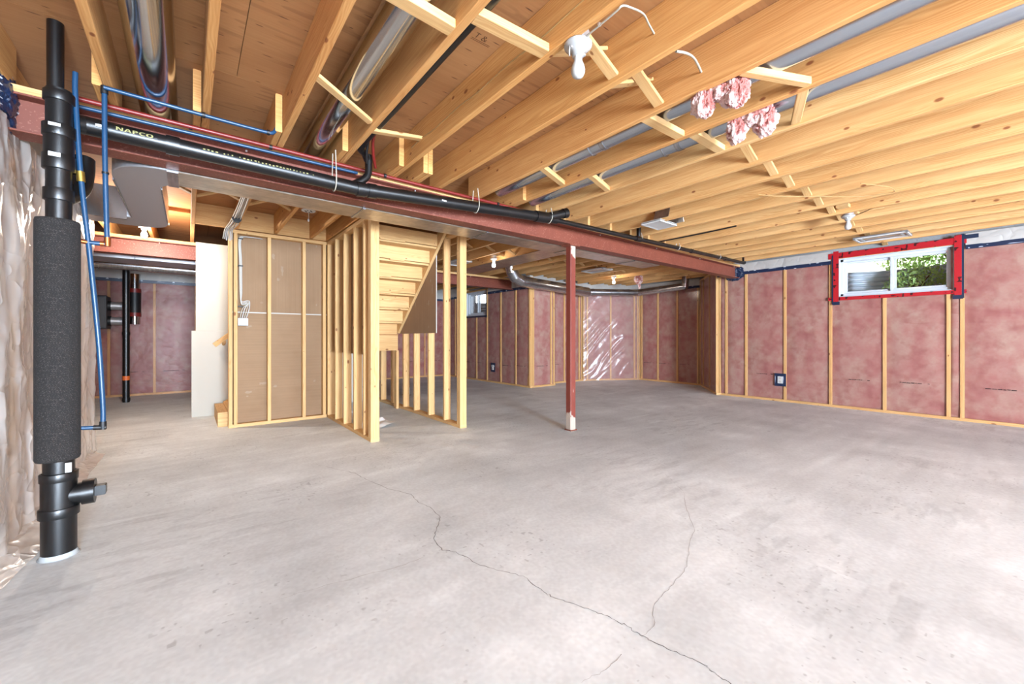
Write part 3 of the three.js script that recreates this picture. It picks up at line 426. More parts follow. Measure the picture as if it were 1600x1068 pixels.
// ------------------------------------------------------------------ black drain pipes
function ring(t, name, A, B, f, len, r, mat = M.abs) { const P = [0, 1, 2].map((i) => lerp(A[i], B[i], f)), L = Math.hypot(...A.map((v, i) => B[i] - v)), d = A.map((v, i) => (B[i] - v) / L * len / 2); return cyl(t, name, P.map((v, i) => v - d[i]), P.map((v, i) => v + d[i]), r, mat, 24); }
{ const x = -0.495, a = 2.93, t = thing('drain_stack', 'vertical black drain stack with thick grey foam sleeve and cleanout', 'pipe', [x, 0, a]);
  cyl(t, 'pipe', [x, 0, a], [x, 0.21, a], 0.062, M.abs, 28); lathe(t, 'coupling', [[0.0615, 0], [0.071, 0.003], [0.071, 0.045], [0.0615, 0.048]], [x, 0.192, a], M.abs); lathe(t, 'tee_body', [[0.063, 0], [0.063, 0.13], [0.058, 0.14]], [x, 0.235, a], M.abs); lathe(t, 'coupling', [[0.058, 0], [0.067, 0.003], [0.067, 0.04], [0.058, 0.043]], [x, 0.365, a], M.abs);
  const co = cyl(t, 'cleanout', [x + 0.03, 0.29, a + 0.0], [x + 0.12, 0.29, a + 0.0], 0.05, M.abs, 24); cyl(co, 'cleanout_collar', [x + 0.08, 0.29, a], [x + 0.125, 0.29, a], 0.06, M.abs, 24); box(co, 'plug', x + 0.125, x + 0.165, 0.266, 0.314, a - 0.024, a + 0.024, M.abs, 0.004);
  cyl(t, 'pipe', [x, 0.4, a], [x, 0.5, a], 0.055, M.abs, 28); box(t, 'sticker', x + 0.028, x + 0.05, 0.41, 0.455, a - 0.053, a - 0.04, M.white, 0.001);
  lathe(t, 'foam_sleeve', [[0.05, 0], [0.074, 0.002], [0.078, 0.012], [0.078, 1.15], [0.075, 1.162], [0.048, 1.165]], [x - 0.004, 0.466, a], M.foam, 40);
  cyl(t, 'pipe', [x, 1.6, a], [x, 2.26, a], 0.046, M.abs, 28); cyl(t, 'narrow_pipe', [x - 0.012, 2.24, a], [x - 0.012, JT, a], 0.03, M.abs, 20); for (const [y, h, r] of [[1.72, 0.06, 0.055], [1.87, 0.075, 0.058], [2.03, 0.06, 0.058], [2.2, 0.05, 0.055]]) lathe(t, 'coupling', [[0.046, 0], [r, 0.003], [r, h - 0.003], [0.046, h]], [x, y, a], M.abs);
  lathe(t, 'wye_body', [[0.05, 0], [0.053, 0.02], [0.053, 0.12], [0.05, 0.14]], [x, 1.9, a], M.abs);
  tube(t, 'elbow', [[x, 1.74, a + 0.02], [x + 0.05, 1.82, a + 0.1], [x + 0.06, 1.92, a + 0.15], [x + 0.06, 2.0, a + 0.17]], 0.045, M.abs, 24, 16);
  for (const [y, s] of [[1.92, 0.02], [2.065, 0.015]]) box(t, 'sticker', x - 0.025, x + 0.015, y, y + s, a - 0.062, a - 0.055, M.white, 0.001);
  lathe(t, 'floor_sealant', [[0.062, 0.022], [0.0645, 0.016], [0.067, 0.005], [0.074, 0.001]], [x, 0, a], M.concrete); }
const DA = 3.02, D0 = [-0.42, 2.153, DA], DM = [0.98, 2.137, DA], D1 = [2.8, 2.262, DA], D2 = [2.86, 2.262, DA], D3 = [7.4, 2.325, DA];
{ const t = thing('drain_pipe', 'long black drain pipe strapped along the front steel beam', 'pipe', [2.5, 2.25, DA]);
  cyl(t, 'pipe', D0, DM, 0.046, M.abs, 24); cyl(t, 'pipe', DM, D1, 0.046, M.abs, 24); cyl(t, 'narrow_pipe', D2, D3, 0.026, M.abs, 18); tube(t, 'elbow', [D0, [-0.47, 2.14, 2.99], [-0.495, 2.09, 2.95]], 0.046, M.abs, 14, 20);
  ring(t, 'coupling', D0, DM, 0.25, 0.06, 0.052); for (const f of [0.0, 0.045]) ring(t, 'coupling', DM, D1, f, 0.06, 0.052); ring(t, 'wye', DM, D1, 0.975, 0.16, 0.054); cyl(t, 'branch', [2.8, 2.26, DA], [3.05, 2.34, DA - 0.05], 0.043, M.abs, 20); ring(t, 'branch_collar', [2.8, 2.26, DA], [3.05, 2.34, DA - 0.05], 0.96, 0.05, 0.05);
  ring(t, 'reducer', D1, D3, 0.025, 0.1, 0.04);
  for (const f of [0.33, 0.62, 0.85]) ring(t, 'coupling', D2, D3, f, 0.06, 0.031);
  tube(t, 'riser', [[0.93, 2.16, DA], [1.0, 2.21, DA], [1.035, 2.26, DA], [1.04, 2.34, DA], [1.04, 2.4, DA]], 0.026, M.abs, 20, 12);
  cyl(t, 'riser', [4.39, 2.28, DA], [4.39, 2.47, DA], 0.026, M.abs, 14); cyl(t, 'riser', [7.4, 2.31, DA], [7.4, 2.5, DA], 0.03, M.abs, 14); ring(t, 'tee', D2, D3, 0.335, 0.1, 0.034);
  for (const x of [0.8, 1.98, 2.86]) { const y = x < 1 ? 2.138 : lerp(2.137, 2.262, (x - 0.98) / 1.82); tube(t, 'strap', [[x, 2.36, DA - 0.03], [x, y, DA - 0.052], [x, y - 0.053, DA], [x, y, DA + 0.052], [x, 2.36, DA + 0.04]], 0.004, M.cable, 24, 6); }
  for (const x of [4.42, 5.3, 6.5]) { const y = lerp(2.262, 2.325, (x - 2.86) / 4.54); tube(t, 'strap', [[x, 2.36, DA - 0.02], [x, y, DA - 0.031], [x, y - 0.032, DA], [x, y, DA + 0.031], [x, 2.36, DA + 0.02]], 0.003, M.strap, 24, 6); }
  box(t, 'sticker', -0.375, -0.335, 2.142, 2.156, DA - 0.054, DA - 0.05, M.white, 0.001); box(t, 'sticker', 1.62, 1.66, 2.172, 2.184, DA - 0.05, DA - 0.046, M.white, 0.001);
  // lettering along the pipe
  const cv = document.createElement('canvas'); cv.width = 1024; cv.height = 64; const c = cv.getContext('2d'); c.fillStyle = '#000'; c.fillRect(0, 0, 1024, 64); c.fillStyle = '#fff'; c.font = 'bold 46px sans-serif'; c.fillText('NAPCO', 12, 48); c.font = '26px sans-serif'; for (let i = 0; i < 34; i++) { if (hash(i, 2, 2) > 0.2) c.fillRect(330 + i * 20, 24 + 6 * hash(i, 1, 1), 4 + 10 * hash(i, 3, 3), 14); }
  const al = new THREE.CanvasTexture(cv); const ink = std({ color: 0x8f8a5a, roughness: 0.6, alphaMap: al, transparent: true }), dir = [DM[0] - D0[0], DM[1] - D0[1]], L = Math.hypot(...dir);
  const g = grid(24, 6, (u, v) => { const s = lerp(0.105, 1.105, u), th = lerp(-0.55, 0.25, v), r = 0.0466; return V(D0[0] + dir[0] / L * s - dir[1] / L * r * Math.sin(th), D0[1] + dir[1] / L * s + r * Math.sin(th + 0.3), DA - r * Math.cos(th + 0.3)); }, (u, v) => [u, v]); ink.side = THREE.DoubleSide; add(t, put(t, 'lettering', g, ink)); }
{ const t = thing('vent_pipe', 'slim black pipe running along a joist beside the shiny duct', 'pipe', [0.96, 2.41, 1]); cyl(t, 'pipe', [0.955, 2.41, A_BACK], [0.955, 2.41, 2.9], 0.021, M.abs, 16); tube(t, 'elbow', [[0.955, 2.41, 2.86], [0.958, 2.4, 2.95], [1.0, 2.39, 2.99], [1.03, 2.36, DA]], 0.024, M.abs, 18, 14); }

// ------------------------------------------------------------------ water lines
const line = (label, pts, r, mat, tension) => { const t = thing('water_line', label, 'water pipe', pts[0]); const m = tube(t, 'pipe', pts, r, mat, 64, 10, tension); return t; };
{ const t = line('blue water tube bowing down beside the foam sleeve to its base', [[-0.443, 2.38, 2.95], [-0.443, 2.262, 2.95], [-0.425, 1.884, 2.95], [-0.392, 1.47, 2.95], [-0.368, 1.145, 2.95], [-0.356, 0.95, 2.95], [-0.345, 0.7, 2.95], [-0.345, 0.615, 2.95]], 0.0112, M.blue);
  cyl(t, 'brass_coupling', [-0.426, 1.89, 2.95], [-0.423, 1.84, 2.95], 0.016, M.brass, 14); cyl(t, 'elbow', [-0.345, 0.63, 2.95], [-0.345, 0.59, 2.95], 0.014, M.black, 12); cyl(t, 'stub', [-0.345, 0.6, 2.95], [-0.44, 0.608, 2.95], 0.01, M.blue, 12); cyl(t, 'elbow', [-0.38, 0.603, 2.95], [-0.333, 0.599, 2.95], 0.0125, M.black, 12); }
{ const t = line('straight blue water tube ending in a copper stub at the sleeve', [[-0.34, 2.34, 2.95], [-0.338, 2.0, 2.95], [-0.333, 1.7, 2.95], [-0.329, 1.55, 2.95]], 0.0112, M.blue);
  cyl(t, 'elbow', [-0.34, 2.31, 2.95], [-0.34, 2.35, 2.95], 0.015, M.black, 12); cyl(t, 'clip', [-0.3365, 1.9, 2.95], [-0.3365, 1.91, 2.95], 0.014, M.black, 12); cyl(t, 'elbow', [-0.329, 1.575, 2.95], [-0.329, 1.53, 2.95], 0.0135, M.copper, 12); cyl(t, 'stub', [-0.329, 1.54, 2.95], [-0.4, 1.54, 2.95], 0.011, M.blue, 12); cyl(t, 'copper_stub', [-0.4, 1.54, 2.95], [-0.45, 1.546, 2.95], 0.012, M.copper, 12); cyl(t, 'ring', [-0.355, 1.54, 2.95], [-0.34, 1.54, 2.95], 0.0135, M.copper, 12); }
{ const t = line('upper blue water tube along the joist undersides above the beam', [[-0.34, 2.335, 2.93], [0, 2.33, 2.93], [0.4, 2.33, 2.93], [0.44, 2.4, 2.95]], 0.0105, M.blue, 0.2); for (const x of [0.06, 0.38]) cyl(t, 'clip', [x, 2.33, 2.93], [x + 0.015, 2.33, 2.93], 0.016, M.black, 10); }
line('lower blue water tube lying along the beam top', [[-0.5, 2.292, 3.15], [0.3, 2.297, 3.15], [1.0, 2.3, 3.15]], 0.0105, M.blue, 0.2);
{ const t = line('long red water tube running along the top of the front beam', [[-0.5, 2.325, 3.13], [0.5, 2.33, 3.14], [1.4, 2.328, 3.15], [2.6, 2.331, 3.15], [3.8, 2.328, 3.15], [5.2, 2.33, 3.15]], 0.0135, M.red, 0.3); for (const x of [0.0, 0.42, 1.2, 2.3, 3.1, 3.6]) cyl(t, 'clip', [x, 2.328, 3.14], [x + 0.018, 2.328, 3.14], 0.016, M.black, 10); }
line('short red water tube curving down from the joist bay to the beam', [[1.0, 2.5, 2.72], [1.01, 2.44, 2.84], [1.05, 2.38, 2.95], [1.1, 2.335, 3.05]], 0.011, M.red);
line('short black hose beside the curved red tube', [[0.975, 2.5, 2.74], [0.985, 2.44, 2.86], [1.0, 2.37, 2.95], [1.02, 2.33, 3.0]], 0.009, M.black);

// ------------------------------------------------------------------ ducts
function roundDuct(name, label, pts, r, mat, joints = [], collar = mat) {
  const t = thing(name, label, 'duct', pts[Math.floor(pts.length / 2)]);
  for (let i = 0; i < pts.length - 1; i++) { cyl(t, 'duct_section', pts[i], pts[i + 1], r, mat, 32); if (i) { const s = put(t, 'elbow', new THREE.SphereGeometry(r * 1.01, 24, 16), mat); s.position.copy(V(...pts[i])); add(t, s); } }
  for (const [i, f] of joints) { ring(t, 'collar', pts[i], pts[i + 1], f, 0.035, r + 0.004, collar); ring(t, 'bead', pts[i], pts[i + 1], f + 0.012, 0.008, r + 0.007, collar); }
  return t;
}
roundDuct('round_duct', 'large mirror-bright round duct between two joists above the front beam', [[0.72, 2.465, A_BACK], [0.72, 2.465, 3.5]], 0.078, M.galvShiny, [[0, 0.72], [0, 0.5]]);
roundDuct('round_duct', 'dark reflective round duct in the bay nearest the drain stack', [[-0.14, 2.44, A_BACK], [-0.14, 2.44, 3.5]], 0.09, M.galvShiny, [[0, 0.6]]);
roundDuct('round_duct', 'grey metal duct tucked behind the insulation tuft, nearer one', [[2.3, 2.445, A_BACK], [2.3, 2.445, 2.8], [2.3, 2.445, 3.1]], 0.06, M.galvDull, [[0, 0.705], [0, 0.9], [0, 0.57]], M.galv);
roundDuct('round_duct', 'grey metal duct one joist bay beyond the nearer grey duct', [[2.71, 2.44, A_BACK], [2.71, 2.44, 2.8], [2.71, 2.44, 3.1]], 0.062, M.galvDull, [[0, 0.61], [0, 0.865]], M.galv);
{ const t = thing('trunk_duct', 'flat sheet metal trunk duct behind the front steel beam', 'duct', [2.6, 2.11, 3.5]); for (let x = -0.1; x < 5.3; x += 1.22) box(t, 'duct_section', x, Math.min(5.4, x + 1.218), 2.108, 2.31, 3.36, 3.66, M.foil, 0.004); for (let x = 1.12; x < 5.3; x += 1.22) box(t, 'drive_cleat', x - 0.012, x + 0.012, 2.1, 2.314, 3.352, 3.665, M.galv); }
{ const t = thing('duct_elbow', 'grey flat duct with rounded corners turning back from the trunk duct', 'duct', [-0.27, 2.11, 4.3]);
  const s = new THREE.Shape(); const q = (x, a) => [x, a]; s.moveTo(-0.1, 3.36); s.bezierCurveTo(-0.3, 3.36, -0.385, 3.5, -0.385, 3.7); s.lineTo(-0.385, 4.86); s.lineTo(-0.7, 4.86); s.lineTo(-0.7, 5.2); s.lineTo(-0.4, 5.2); s.bezierCurveTo(-0.22, 5.2, -0.156, 5.12, -0.156, 4.95); s.lineTo(-0.156, 3.76); s.lineTo(-0.1, 3.66); s.lineTo(-0.1, 3.36);
  const g = new THREE.ExtrudeGeometry(s, { depth: 0.22, bevelEnabled: true, bevelSize: 0.004, bevelThickness: 0.004, bevelSegments: 1, curveSegments: 14 }); g.rotateX(-Math.PI / 2); g.translate(0, 2.11, 0); add(t, put(t, 'duct_body', g, M.galvDark));
  box(t, 'seam', -0.152, -0.146, 2.1, 2.33, 3.8, 4.95, M.galv, 0.001); box(t, 'seam', -0.395, -0.389, 2.1, 2.33, 3.75, 4.86, M.galv, 0.001); box(t, 'drive_cleat', -0.11, -0.05, 2.098, 2.32, 3.35, 3.67, M.galv); box(t, 'duct_section', -0.7, -0.42, 2.08, 2.35, 4.84, 4.86, M.galvShiny, 0.002); }
{ const t = thing('panned_joist_duct', 'wide pinkish sheet metal panel closing a joist bay behind the beam', 'duct', [4.3, 2.34, 5.3]); for (let i = 0; i < 3; i++) box(t, 'metal_sheet', 4.07, 4.55, 2.343 - 0.001 * i, 2.349, 3.66 + i * 1.1, 4.79 + i * 1.1, M.foil, 0.001); }
roundDuct('perimeter_duct', 'shiny round duct hugging the far bay walls, starting with an elbow', [[4.93, 2.47, 6.3], [4.97, 2.34, 6.3], [5.05, 2.24, 6.3], [5.2, 2.18, 6.3], [7.4, 2.13, 6.5]], 0.112, M.galv, [[3, 0.03], [3, 0.6], [3, 0.66]], M.galv);
roundDuct('perimeter_duct', 'slim metal duct continuing along the angled bay walls', [[7.36, 2.13, 6.5], [8.55, 2.14, 5.9], [8.62, 2.19, 4.75], [8.62, 2.45, 4.72]], 0.08, M.galv, [[0, 0.12], [0, 0.8], [1, 0.5]], M.galv);
roundDuct('round_duct', 'horizontal metal duct beyond the rear beam, by the back wall', [[-3, 2.2, 8.7], [1.2, 2.16, 8.7]], 0.075, M.galv, [[0, 0.45], [0, 0.6]], M.galvShiny);
{ const t = thing('trunk_duct', 'dark flat trunk duct just behind the rear steel beam', 'duct', [-0.5, 2.1, 7.6]); for (let x = -3; x < 1.2; x += 1.22) box(t, 'duct_section', x, x + 1.215, 2.1, 2.33, 7.4, 7.9, M.galvDark, 0.004); }

// ------------------------------------------------------------------ registers, lamps
function register(label, x, a, w, d, boot) { const t = thing('ceiling_register', label, 'register', [x, 2.33, a], 'registers under the joists');
  for (const [x0, x1, a0, a1] of [[-w, w, -d, -d + 0.025], [-w, w, d - 0.025, d], [-w, -w + 0.025, -d, d], [w - 0.025, w, -d, d]]) box(t, 'frame', x + x0, x + x1, 2.33, 2.345, a + a0, a + a1, M.white);
  box(t, 'back_plate', x - w, x + w, 2.352, 2.358, a - d, a + d, boot ? M.whiteFilm : M.galvDark); for (let i = 0; i < (boot ? 0 : 2); i++) box(t, 'louver', x - w + 0.02, x + w - 0.02, 2.336, 2.34, a - d + 0.05 + i * (2 * d - 0.13), a - d + 0.08 + i * (2 * d - 0.13), M.white);
  if (boot) { box(t, 'cover', x - w + 0.02, x + w - 0.02, 2.332, 2.34, a - d + 0.02, a + d - 0.02, M.white); for (const s of [-1, 1]) board(t, 'boot_side', [x + s * (w - 0.01), 2.36, a - d], [x + s * (w - 0.05), 2.47, a - d], 0.18, 0.004, M.foil, [1, 0, 0]); } }
register('white covered duct boot between joists just before the beam end', 4.2, 2.62, 0.17, 0.12, true);
register('white slotted register above the red-taped window', 6.95, 1.18, 0.16, 0.26);
register('white register in the far ceiling near the angled bay walls', 6.14, 5.15, 0.16, 0.26);
register('white register beyond the beam above the small rear window', 3.62, 6.1, 0.15, 0.24);
function lampholder(label, x, a, lit) {
  if (lit !== undefined || x > 3) board(ceiling, 'lamp_brace', [x - 0.22, JY + 0.065, a], [x + 0.22, JY + 0.065, a], 0.1, 0.038, M.stud);
  const t = thing('lampholder', label, 'light', [x, JY, a], 'bare bulbs under the joists'), y = JY;
  cyl(t, 'junction_box', [x, y + 0.045, a], [x, y, a], 0.05, M.strap, 20);
  lathe(t, 'porcelain_base', [[0, 0], [0.058, 0], [0.062, -0.006], [0.06, -0.014], [0.04, -0.03], [0.027, -0.038], [0.025, -0.055], [0, -0.055]].reverse(), [x, y, a], M.porcelain);
  for (const s of [-1, 1]) cyl(t, 'screw', [x + s * 0.042, y - 0.024, a], [x + s * 0.042, y - 0.034, a], 0.006, M.strap, 8);
  lathe(t, 'bulb', [[0, -0.15], [0.013, -0.148], [0.024, -0.14], [0.03, -0.126], [0.0308, -0.113], [0.027, -0.096], [0.019, -0.077], [0.0165, -0.062], [0.0165, -0.05]], [x, y, a], lit ? M.bulbLit : M.bulb);
  if (lit) { const l = new THREE.PointLight(0xfff4e6, lit); l.position.copy(V(x, y - 0.118, a)); l.castShadow = true; l.shadow.radius = 1.4; l.name = 'bulb light'; scene.add(l); }
  return t;
}
{ const t = lampholder('bare white bulb hanging nearest the camera, cable looping from it', 1.345, 1.235); const p = tube(t, 'pull_chain', [[1.30, 2.33, 1.24], [1.295, 2.3, 1.24], [1.297, 2.28, 1.24]], 0.003, M.porcelain, 10, 6); }
lampholder('bare unlit bulb near the red-taped window', 5.48, 1.2);
lampholder('bulb in the rear room by the metal panned duct, glow added', 3.9, 5.42, 0.25);  // faint glow added to this bulb to brighten the far floor
lampholder('small bulb near the angled bay walls, glow added', 7.1, 5.5, 0.35);  // its glow is added too, lifting the floor by the bay
lampholder('glowing bare bulb before the rear beam beside the grey duct elbow', -0.4, 6.3, 5);
{ const t = thing('ceiling_box_cover', 'round white ceiling box with loose wires above the closet studs', 'box cover', [0.95, 2.34, 4.52]); lathe(t, 'cover', [[0, 0], [0.062, 0], [0.066, -0.004], [0.064, -0.01], [0, -0.012]].reverse(), [0.95, 2.345, 4.52], M.white); for (let i = 0; i < 6; i++) { const th = i * 1.05; cyl(t, 'vent_slot', [0.95 + 0.03 * Math.cos(th), 2.331, 4.52 + 0.03 * Math.sin(th)], [0.95 + 0.03 * Math.cos(th), 2.334, 4.52 + 0.03 * Math.sin(th)], 0.009, M.black, 8); } tube(t, 'hanging_wire', [[0.95, 2.33, 4.52], [0.955, 2.28, 4.53], [0.95, 2.25, 4.52]], 0.003, M.cable, 10, 5); cyl(t, 'wire_nut', [0.95, 2.255, 4.52], [0.95, 2.23, 4.52], 0.008, M.white, 8); }

// ------------------------------------------------------------------ insulation tufts
function tuft(label, at, lobes, seed, k = 1) {
  const t = thing('insulation_tuft', label, 'insulation', at, 'pink insulation tufts'), r = rng(seed), geos = [];
  lobes.forEach(([dx, dy, da, sx, sy, sa], i) => {
    const g = new THREE.IcosahedronGeometry(1, 12), p = g.attributes.position, col = new Float32Array(p.count * 3);
    for (let j = 0; j < p.count; j++) { const x = p.getX(j), y = p.getY(j), z = p.getZ(j), n3 = (f, sd, o) => (fbm(x * f + 31 + i * 5, y * f + 17, sd, o) + fbm(y * f + 9, z * f + 53, sd + 3, o) + fbm(z * f + 71, x * f + 5, sd + 8, o)) / 3, n = n3(2.4, seed, 3), fi = n3(9, seed + 2, 2), q = 0.82 + 1.1 * (n - 0.5) + 0.3 * (fi - 0.5) + 0.16 * (n3(26, 9, 1) - 0.5);
      p.setXYZ(j, at[0] + k * (dx + x * sx * q), at[1] + k * (dy + y * sy * q), -(at[2] + k * (da + z * sa * q)));
      const w = smooth(0.47, 0.55, n - 0.05 * y + 0.05 * z); col.set([lerp(0.38, 0.58, w), lerp(0.13, 0.41, w), lerp(0.11, 0.38, w)], j * 3); }
    g.setAttribute('color', new THREE.BufferAttribute(col, 3)); g.computeVertexNormals(); geos.push(g);
  });
  const fib = []; for (let i = 0; i < 500; i++) { const L = lobes[Math.floor(r() * lobes.length)], th = r() * 6.28, ph = Math.acos(2 * r() - 1), d = [Math.sin(ph) * Math.cos(th), Math.cos(ph), Math.sin(ph) * Math.sin(th)], c = [at[0] + k * (L[0] + d[0] * L[3] * 0.74), at[1] + k * (L[1] + d[1] * L[4] * 0.74), at[2] + k * (L[2] + d[2] * L[5] * 0.74)], e = c.map((v, j) => v + k * (d[j] * 0.008 + (r() - 0.5) * 0.014)); const g = new THREE.TubeGeometry(new THREE.LineCurve3(V(...c), V(...e)), 1, 0.0009, 3); fib.push(g); }
  const fm = mergeGeometries(fib); fm.setAttribute('color', new THREE.BufferAttribute(new Float32Array(fm.attributes.position.count * 3).fill(0.4), 3));
  const mat = std({ vertexColors: true, roughness: 1 });
  const body = mergeGeometries(geos.map((g) => { const h = g.index ? g.toNonIndexed() : g; h.deleteAttribute('uv'); return h; })); add(t, put(t, 'fluff', body, mat)); const f = add(t, put(t, 'fibres', fm, mat)); f.userData.kind = 'stuff';
}
tuft('pink and white insulation tuft stuffed beside the nearer grey duct', [2.18, 2.33, 1.0], [[-0.03, -0.02, 0.08, 0.06, 0.1, 0.075], [0.02, -0.01, -0.06, 0.07, 0.105, 0.08], [0, 0.03, 0, 0.06, 0.08, 0.1]], 5);
tuft('pink insulation tuft hanging by the farther grey duct', [2.6, 2.33, 1.02], [[-0.03, -0.03, 0.075, 0.06, 0.09, 0.07], [0.02, -0.01, -0.06, 0.065, 0.1, 0.075], [0, 0.03, 0, 0.06, 0.07, 0.1]], 8);
tuft('small pink insulation scrap dangling in the far bay ceiling', [7.55, 2.3, 5.2], [[0, 0, 0, 0.1, 0.13, 0.1], [0.03, -0.12, 0, 0.03, 0.1, 0.03]], 12);

// ------------------------------------------------------------------ electrical
function cable(label, pts, r = 0.005, mat = M.cable) { const t = thing('cable', label, 'cable', pts[0]); tube(t, 'sheath', pts, r, mat, 60, 6); return t; }
{ const t = cable('white cable looping from the near bulb across a joist bay', [[1.332, 2.345, 1.173], [1.327, 2.344, 1.09], [1.321, 2.343, 1.01], [1.325, 2.35, 0.985], [1.38, 2.37, 0.985], [1.5, 2.42, 1.01], [1.6, 2.45, 1.05], [1.688, 2.462, 1.078]], 0.0042); cyl(t, 'staple', [1.321, 2.348, 1.1], [1.333, 2.348, 1.1], 0.007, M.strap, 6); }
cable('short white cable arching into the joist near the insulation tufts', [[1.732, 2.355, 0.995], [1.8, 2.37, 0.985], [1.9, 2.405, 1.005], [2.0, 2.43, 1.035], [2.095, 2.44, 1.063]], 0.0058);
cable('thin cable stapled along the joist face by the black pipe', Array.from({ length: 14 }, (_, i) => [1.277, 2.445 + 0.006 * Math.sin(i * 2.1), 2.8 - i * 0.17]), 0.0035, M.cableTan);
cable('pale cable stapled along a joist beside the unlit window bulb', [[5.53, 2.348, 1.16], [5.45, 2.345, 1.08], [5.36, 2.342, 1.0], [5.37, 2.342, 0.95], [5.41, 2.344, 0.9]], 0.0045, M.cableTan);
cable('pale cable sagging in a loose loop under the far joists', [[4.40, 2.346, 0.88], [4.65, 2.335, 0.75], [4.82, 2.335, 0.735], [4.85, 2.335, 0.77], [4.76, 2.336, 0.97], [4.44, 2.338, 1.22], [4.17, 2.342, 1.44], [4.02, 2.347, 1.52]], 0.0036, M.cableTan);
cable('thin black cable running along a joist toward the drain pipe', [[4.944, 2.342, 2.1], [4.95, 2.338, 2.5], [4.93, 2.335, 2.9], [4.92, 2.335, 3.1]], 0.008, M.black);
{ const t = thing('cable_bundle', 'bundle of grey cables strapped along a joist above the closet', 'cable', [0.42, 2.33, 5]); const r = rng(3); for (let i = 0; i < 6; i++) { const o = 0.014 * i; tube(t, 'cable', [[0.37 + o * 0.6, 2.335 - 0.012 * (i % 3), 3.75], [0.375 + o * 0.7, 2.325 - 0.012 * (i % 3) + 0.01 * r(), 4.6], [0.36 + o, 2.33 - 0.012 * (i % 2), 5.4], [0.33 + o, 2.31, 5.75], [0.31 + o * 1.2, 2.2 - 0.03 * r(), 5.77]], 0.006, i % 3 ? M.cableGrey : M.cable, 40, 6); } for (const a of [4.2, 5.2]) cyl(t, 'strap', [0.4, 2.32, a], [0.4, 2.32, a + 0.03], 0.045, M.black, 12); }
{ const t = thing('electrical_box', 'white two-gang electrical box fed by looping cables on the stud', 'electrical box', [0.5, 1.2, 5.78]); box(t, 'box', 0.455, 0.555, 1.2, 1.29, 5.77, 5.85, M.white, 0.006); for (const x of [0.48, 0.53]) box(t, 'terminal_screw', x - 0.008, x + 0.008, 1.235, 1.255, 5.765, 5.771, M.strap, 0.002);
  for (let i = 0; i < 4; i++) tube(t, 'cable', [[0.475 + i * 0.02, 1.28, 5.8], [0.5 + i * 0.022, 1.4, 5.78], [0.55 + i * 0.005, 1.46 + i * 0.012, 5.775], [0.49, 1.45 + i * 0.012, 5.77], [0.475 + i * 0.006, 1.6, 5.785], [0.47 + i * 0.007, 1.95, 5.785], [0.465 + i * 0.007, 2.22, 5.785], [0.52 + i * 0.02, 2.26, 5.8], [0.62 + 0.03 * i, 2.268, 5.85]], 0.0055, i % 2 ? M.cableGrey : M.cable, 70, 6); for (const y of [2.22, 1.9, 1.42]) box(t, 'staple', 0.455, 0.505, y, y + 0.012, 5.772, 5.795, M.black, 0.002); }
function outlet(label, F, s, y, n) { const t = thing('outlet', label, 'outlet', F(s, y, 0), 'taped wall outlets'); const b = (nm, w, h, z, th, m, oy = 0) => board(t, nm, F(s, y - h / 2 + oy, z), F(s, y + h / 2 + oy, z), w, th, m, n, 0.002); b('tape_patch', 0.17, 0.21, 0.016, 0.004, M.navyTape); b('cover_plate', 0.075, 0.115, 0.022, 0.008, M.white); b('socket', 0.034, 0.03, 0.027, 0.003, M.gypsum, 0.028); b('socket', 0.034, 0.03, 0.027, 0.003, M.gypsum, -0.028); }
outlet('white outlet in a dark blue taped patch below the red-taped window', wr.P, 5.27, 0.36, wr.n);
outlet('small dark-taped outlet on the wall under the rear window', ww.P, 1.32, 0.36, ww.n);

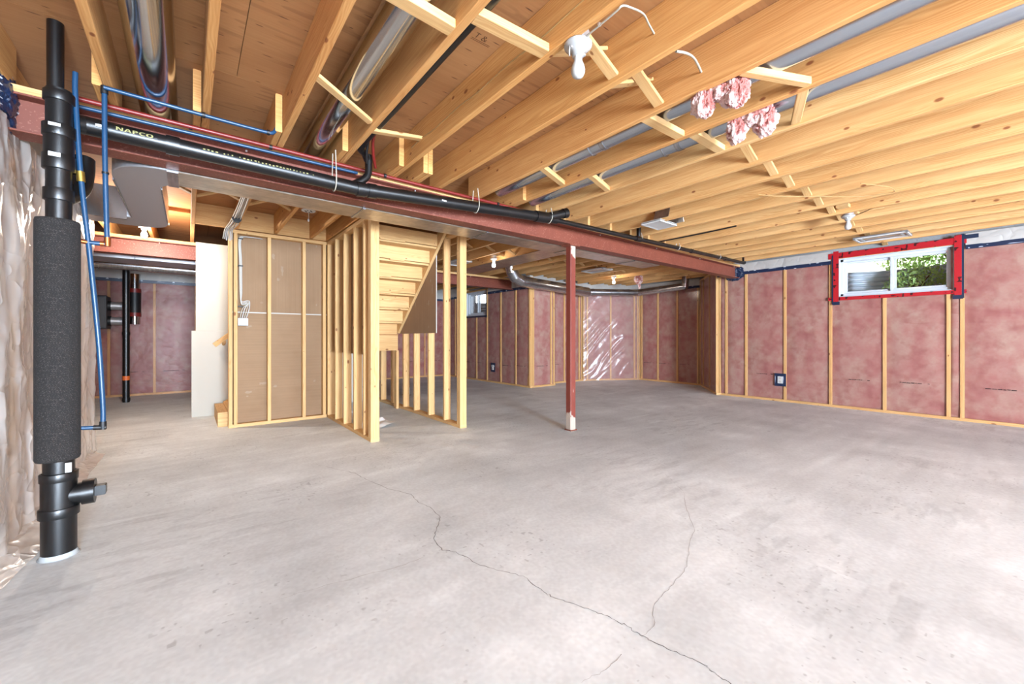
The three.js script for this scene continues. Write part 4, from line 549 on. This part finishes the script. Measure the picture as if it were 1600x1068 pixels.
// ------------------------------------------------------------------ back room and floor clutter
{ const t = thing('ventilator_unit', 'dark grey ventilation box hung on the back insulated wall', 'ventilation unit', [-1.5, 1.2, 9.8]); box(t, 'cabinet', -1.95, -1.08, 1.21, 1.76, 9.55, 10.08, M.box, 0.012); box(t, 'front_panel', -1.93, -1.1, 1.23, 1.74, 9.535, 9.55, M.box, 0.006); for (const y of [1.34, 1.6]) { cyl(t, 'duct_port', [-1.08, y, 9.75], [-0.9, y, 9.75], 0.07, M.galvDark, 20); cyl(t, 'port_collar', [-1.08, y, 9.75], [-1.04, y, 9.75], 0.085, M.black, 20); } }
{ const t = thing('insulated_vent', 'upright silver duct with red tape bands on the back wall', 'duct', [-0.78, 1.3, 9.75]); cyl(t, 'duct_section', [-0.76, 1.3, 9.98], [-0.76, 2.2, 9.98], 0.075, M.galvShiny, 20); cyl(t, 'foil_wrap', [-0.76, 1.45, 9.98], [-0.76, 1.92, 9.98], 0.085, M.black, 20); for (const y of [1.47, 1.9]) cyl(t, 'red_tape', [-0.76, y - 0.035, 9.98], [-0.76, y + 0.035, 9.98], 0.088, M.red, 20); }
{ const t = thing('floor_drain_pipe', 'slim black upright pipe with an orange band in the rear room', 'pipe', [-0.806, 0, 9.2]); cyl(t, 'pipe', [-0.806, 0, 9.2], [-0.806, 2.33, 9.2], 0.045, M.abs, 20); cyl(t, 'orange_band', [-0.806, 0.36, 9.2], [-0.806, 0.43, 9.2], 0.047, M.orange, 20); for (const y of [0.02, 1.1]) cyl(t, 'coupling', [-0.806, y, 9.2], [-0.806, y + 0.05, 9.2], 0.052, M.abs, 20); }
function paperSheet(label, x, a, w, d, rot, seed) { const t = thing('paper_sheet', label, 'paper', [x, 0, a]); const geo = grid(14, 12, (u, v) => { const X = (u - 0.5) * w, A = (v - 0.5) * d; return V(x + X * Math.cos(rot) - A * Math.sin(rot), 0.004 + 0.05 * fbm(u * 3, v * 3, seed, 3) * (0.3 + u) + 0.03 * smooth(0.7, 1, v), a + X * Math.sin(rot) + A * Math.cos(rot)); }, (u, v) => [u, v]); add(t, put(t, 'sheet', geo, M.sheet)); }
paperSheet('crumpled white sheet on the floor under the stairs, nearer', 1.78, 4.85, 0.34, 0.28, 0.3, 5);
paperSheet('white paper scrap on the floor behind the open studs', 1.68, 5.6, 0.2, 0.5, 0.1, 9);

renderer.render(scene, camera);
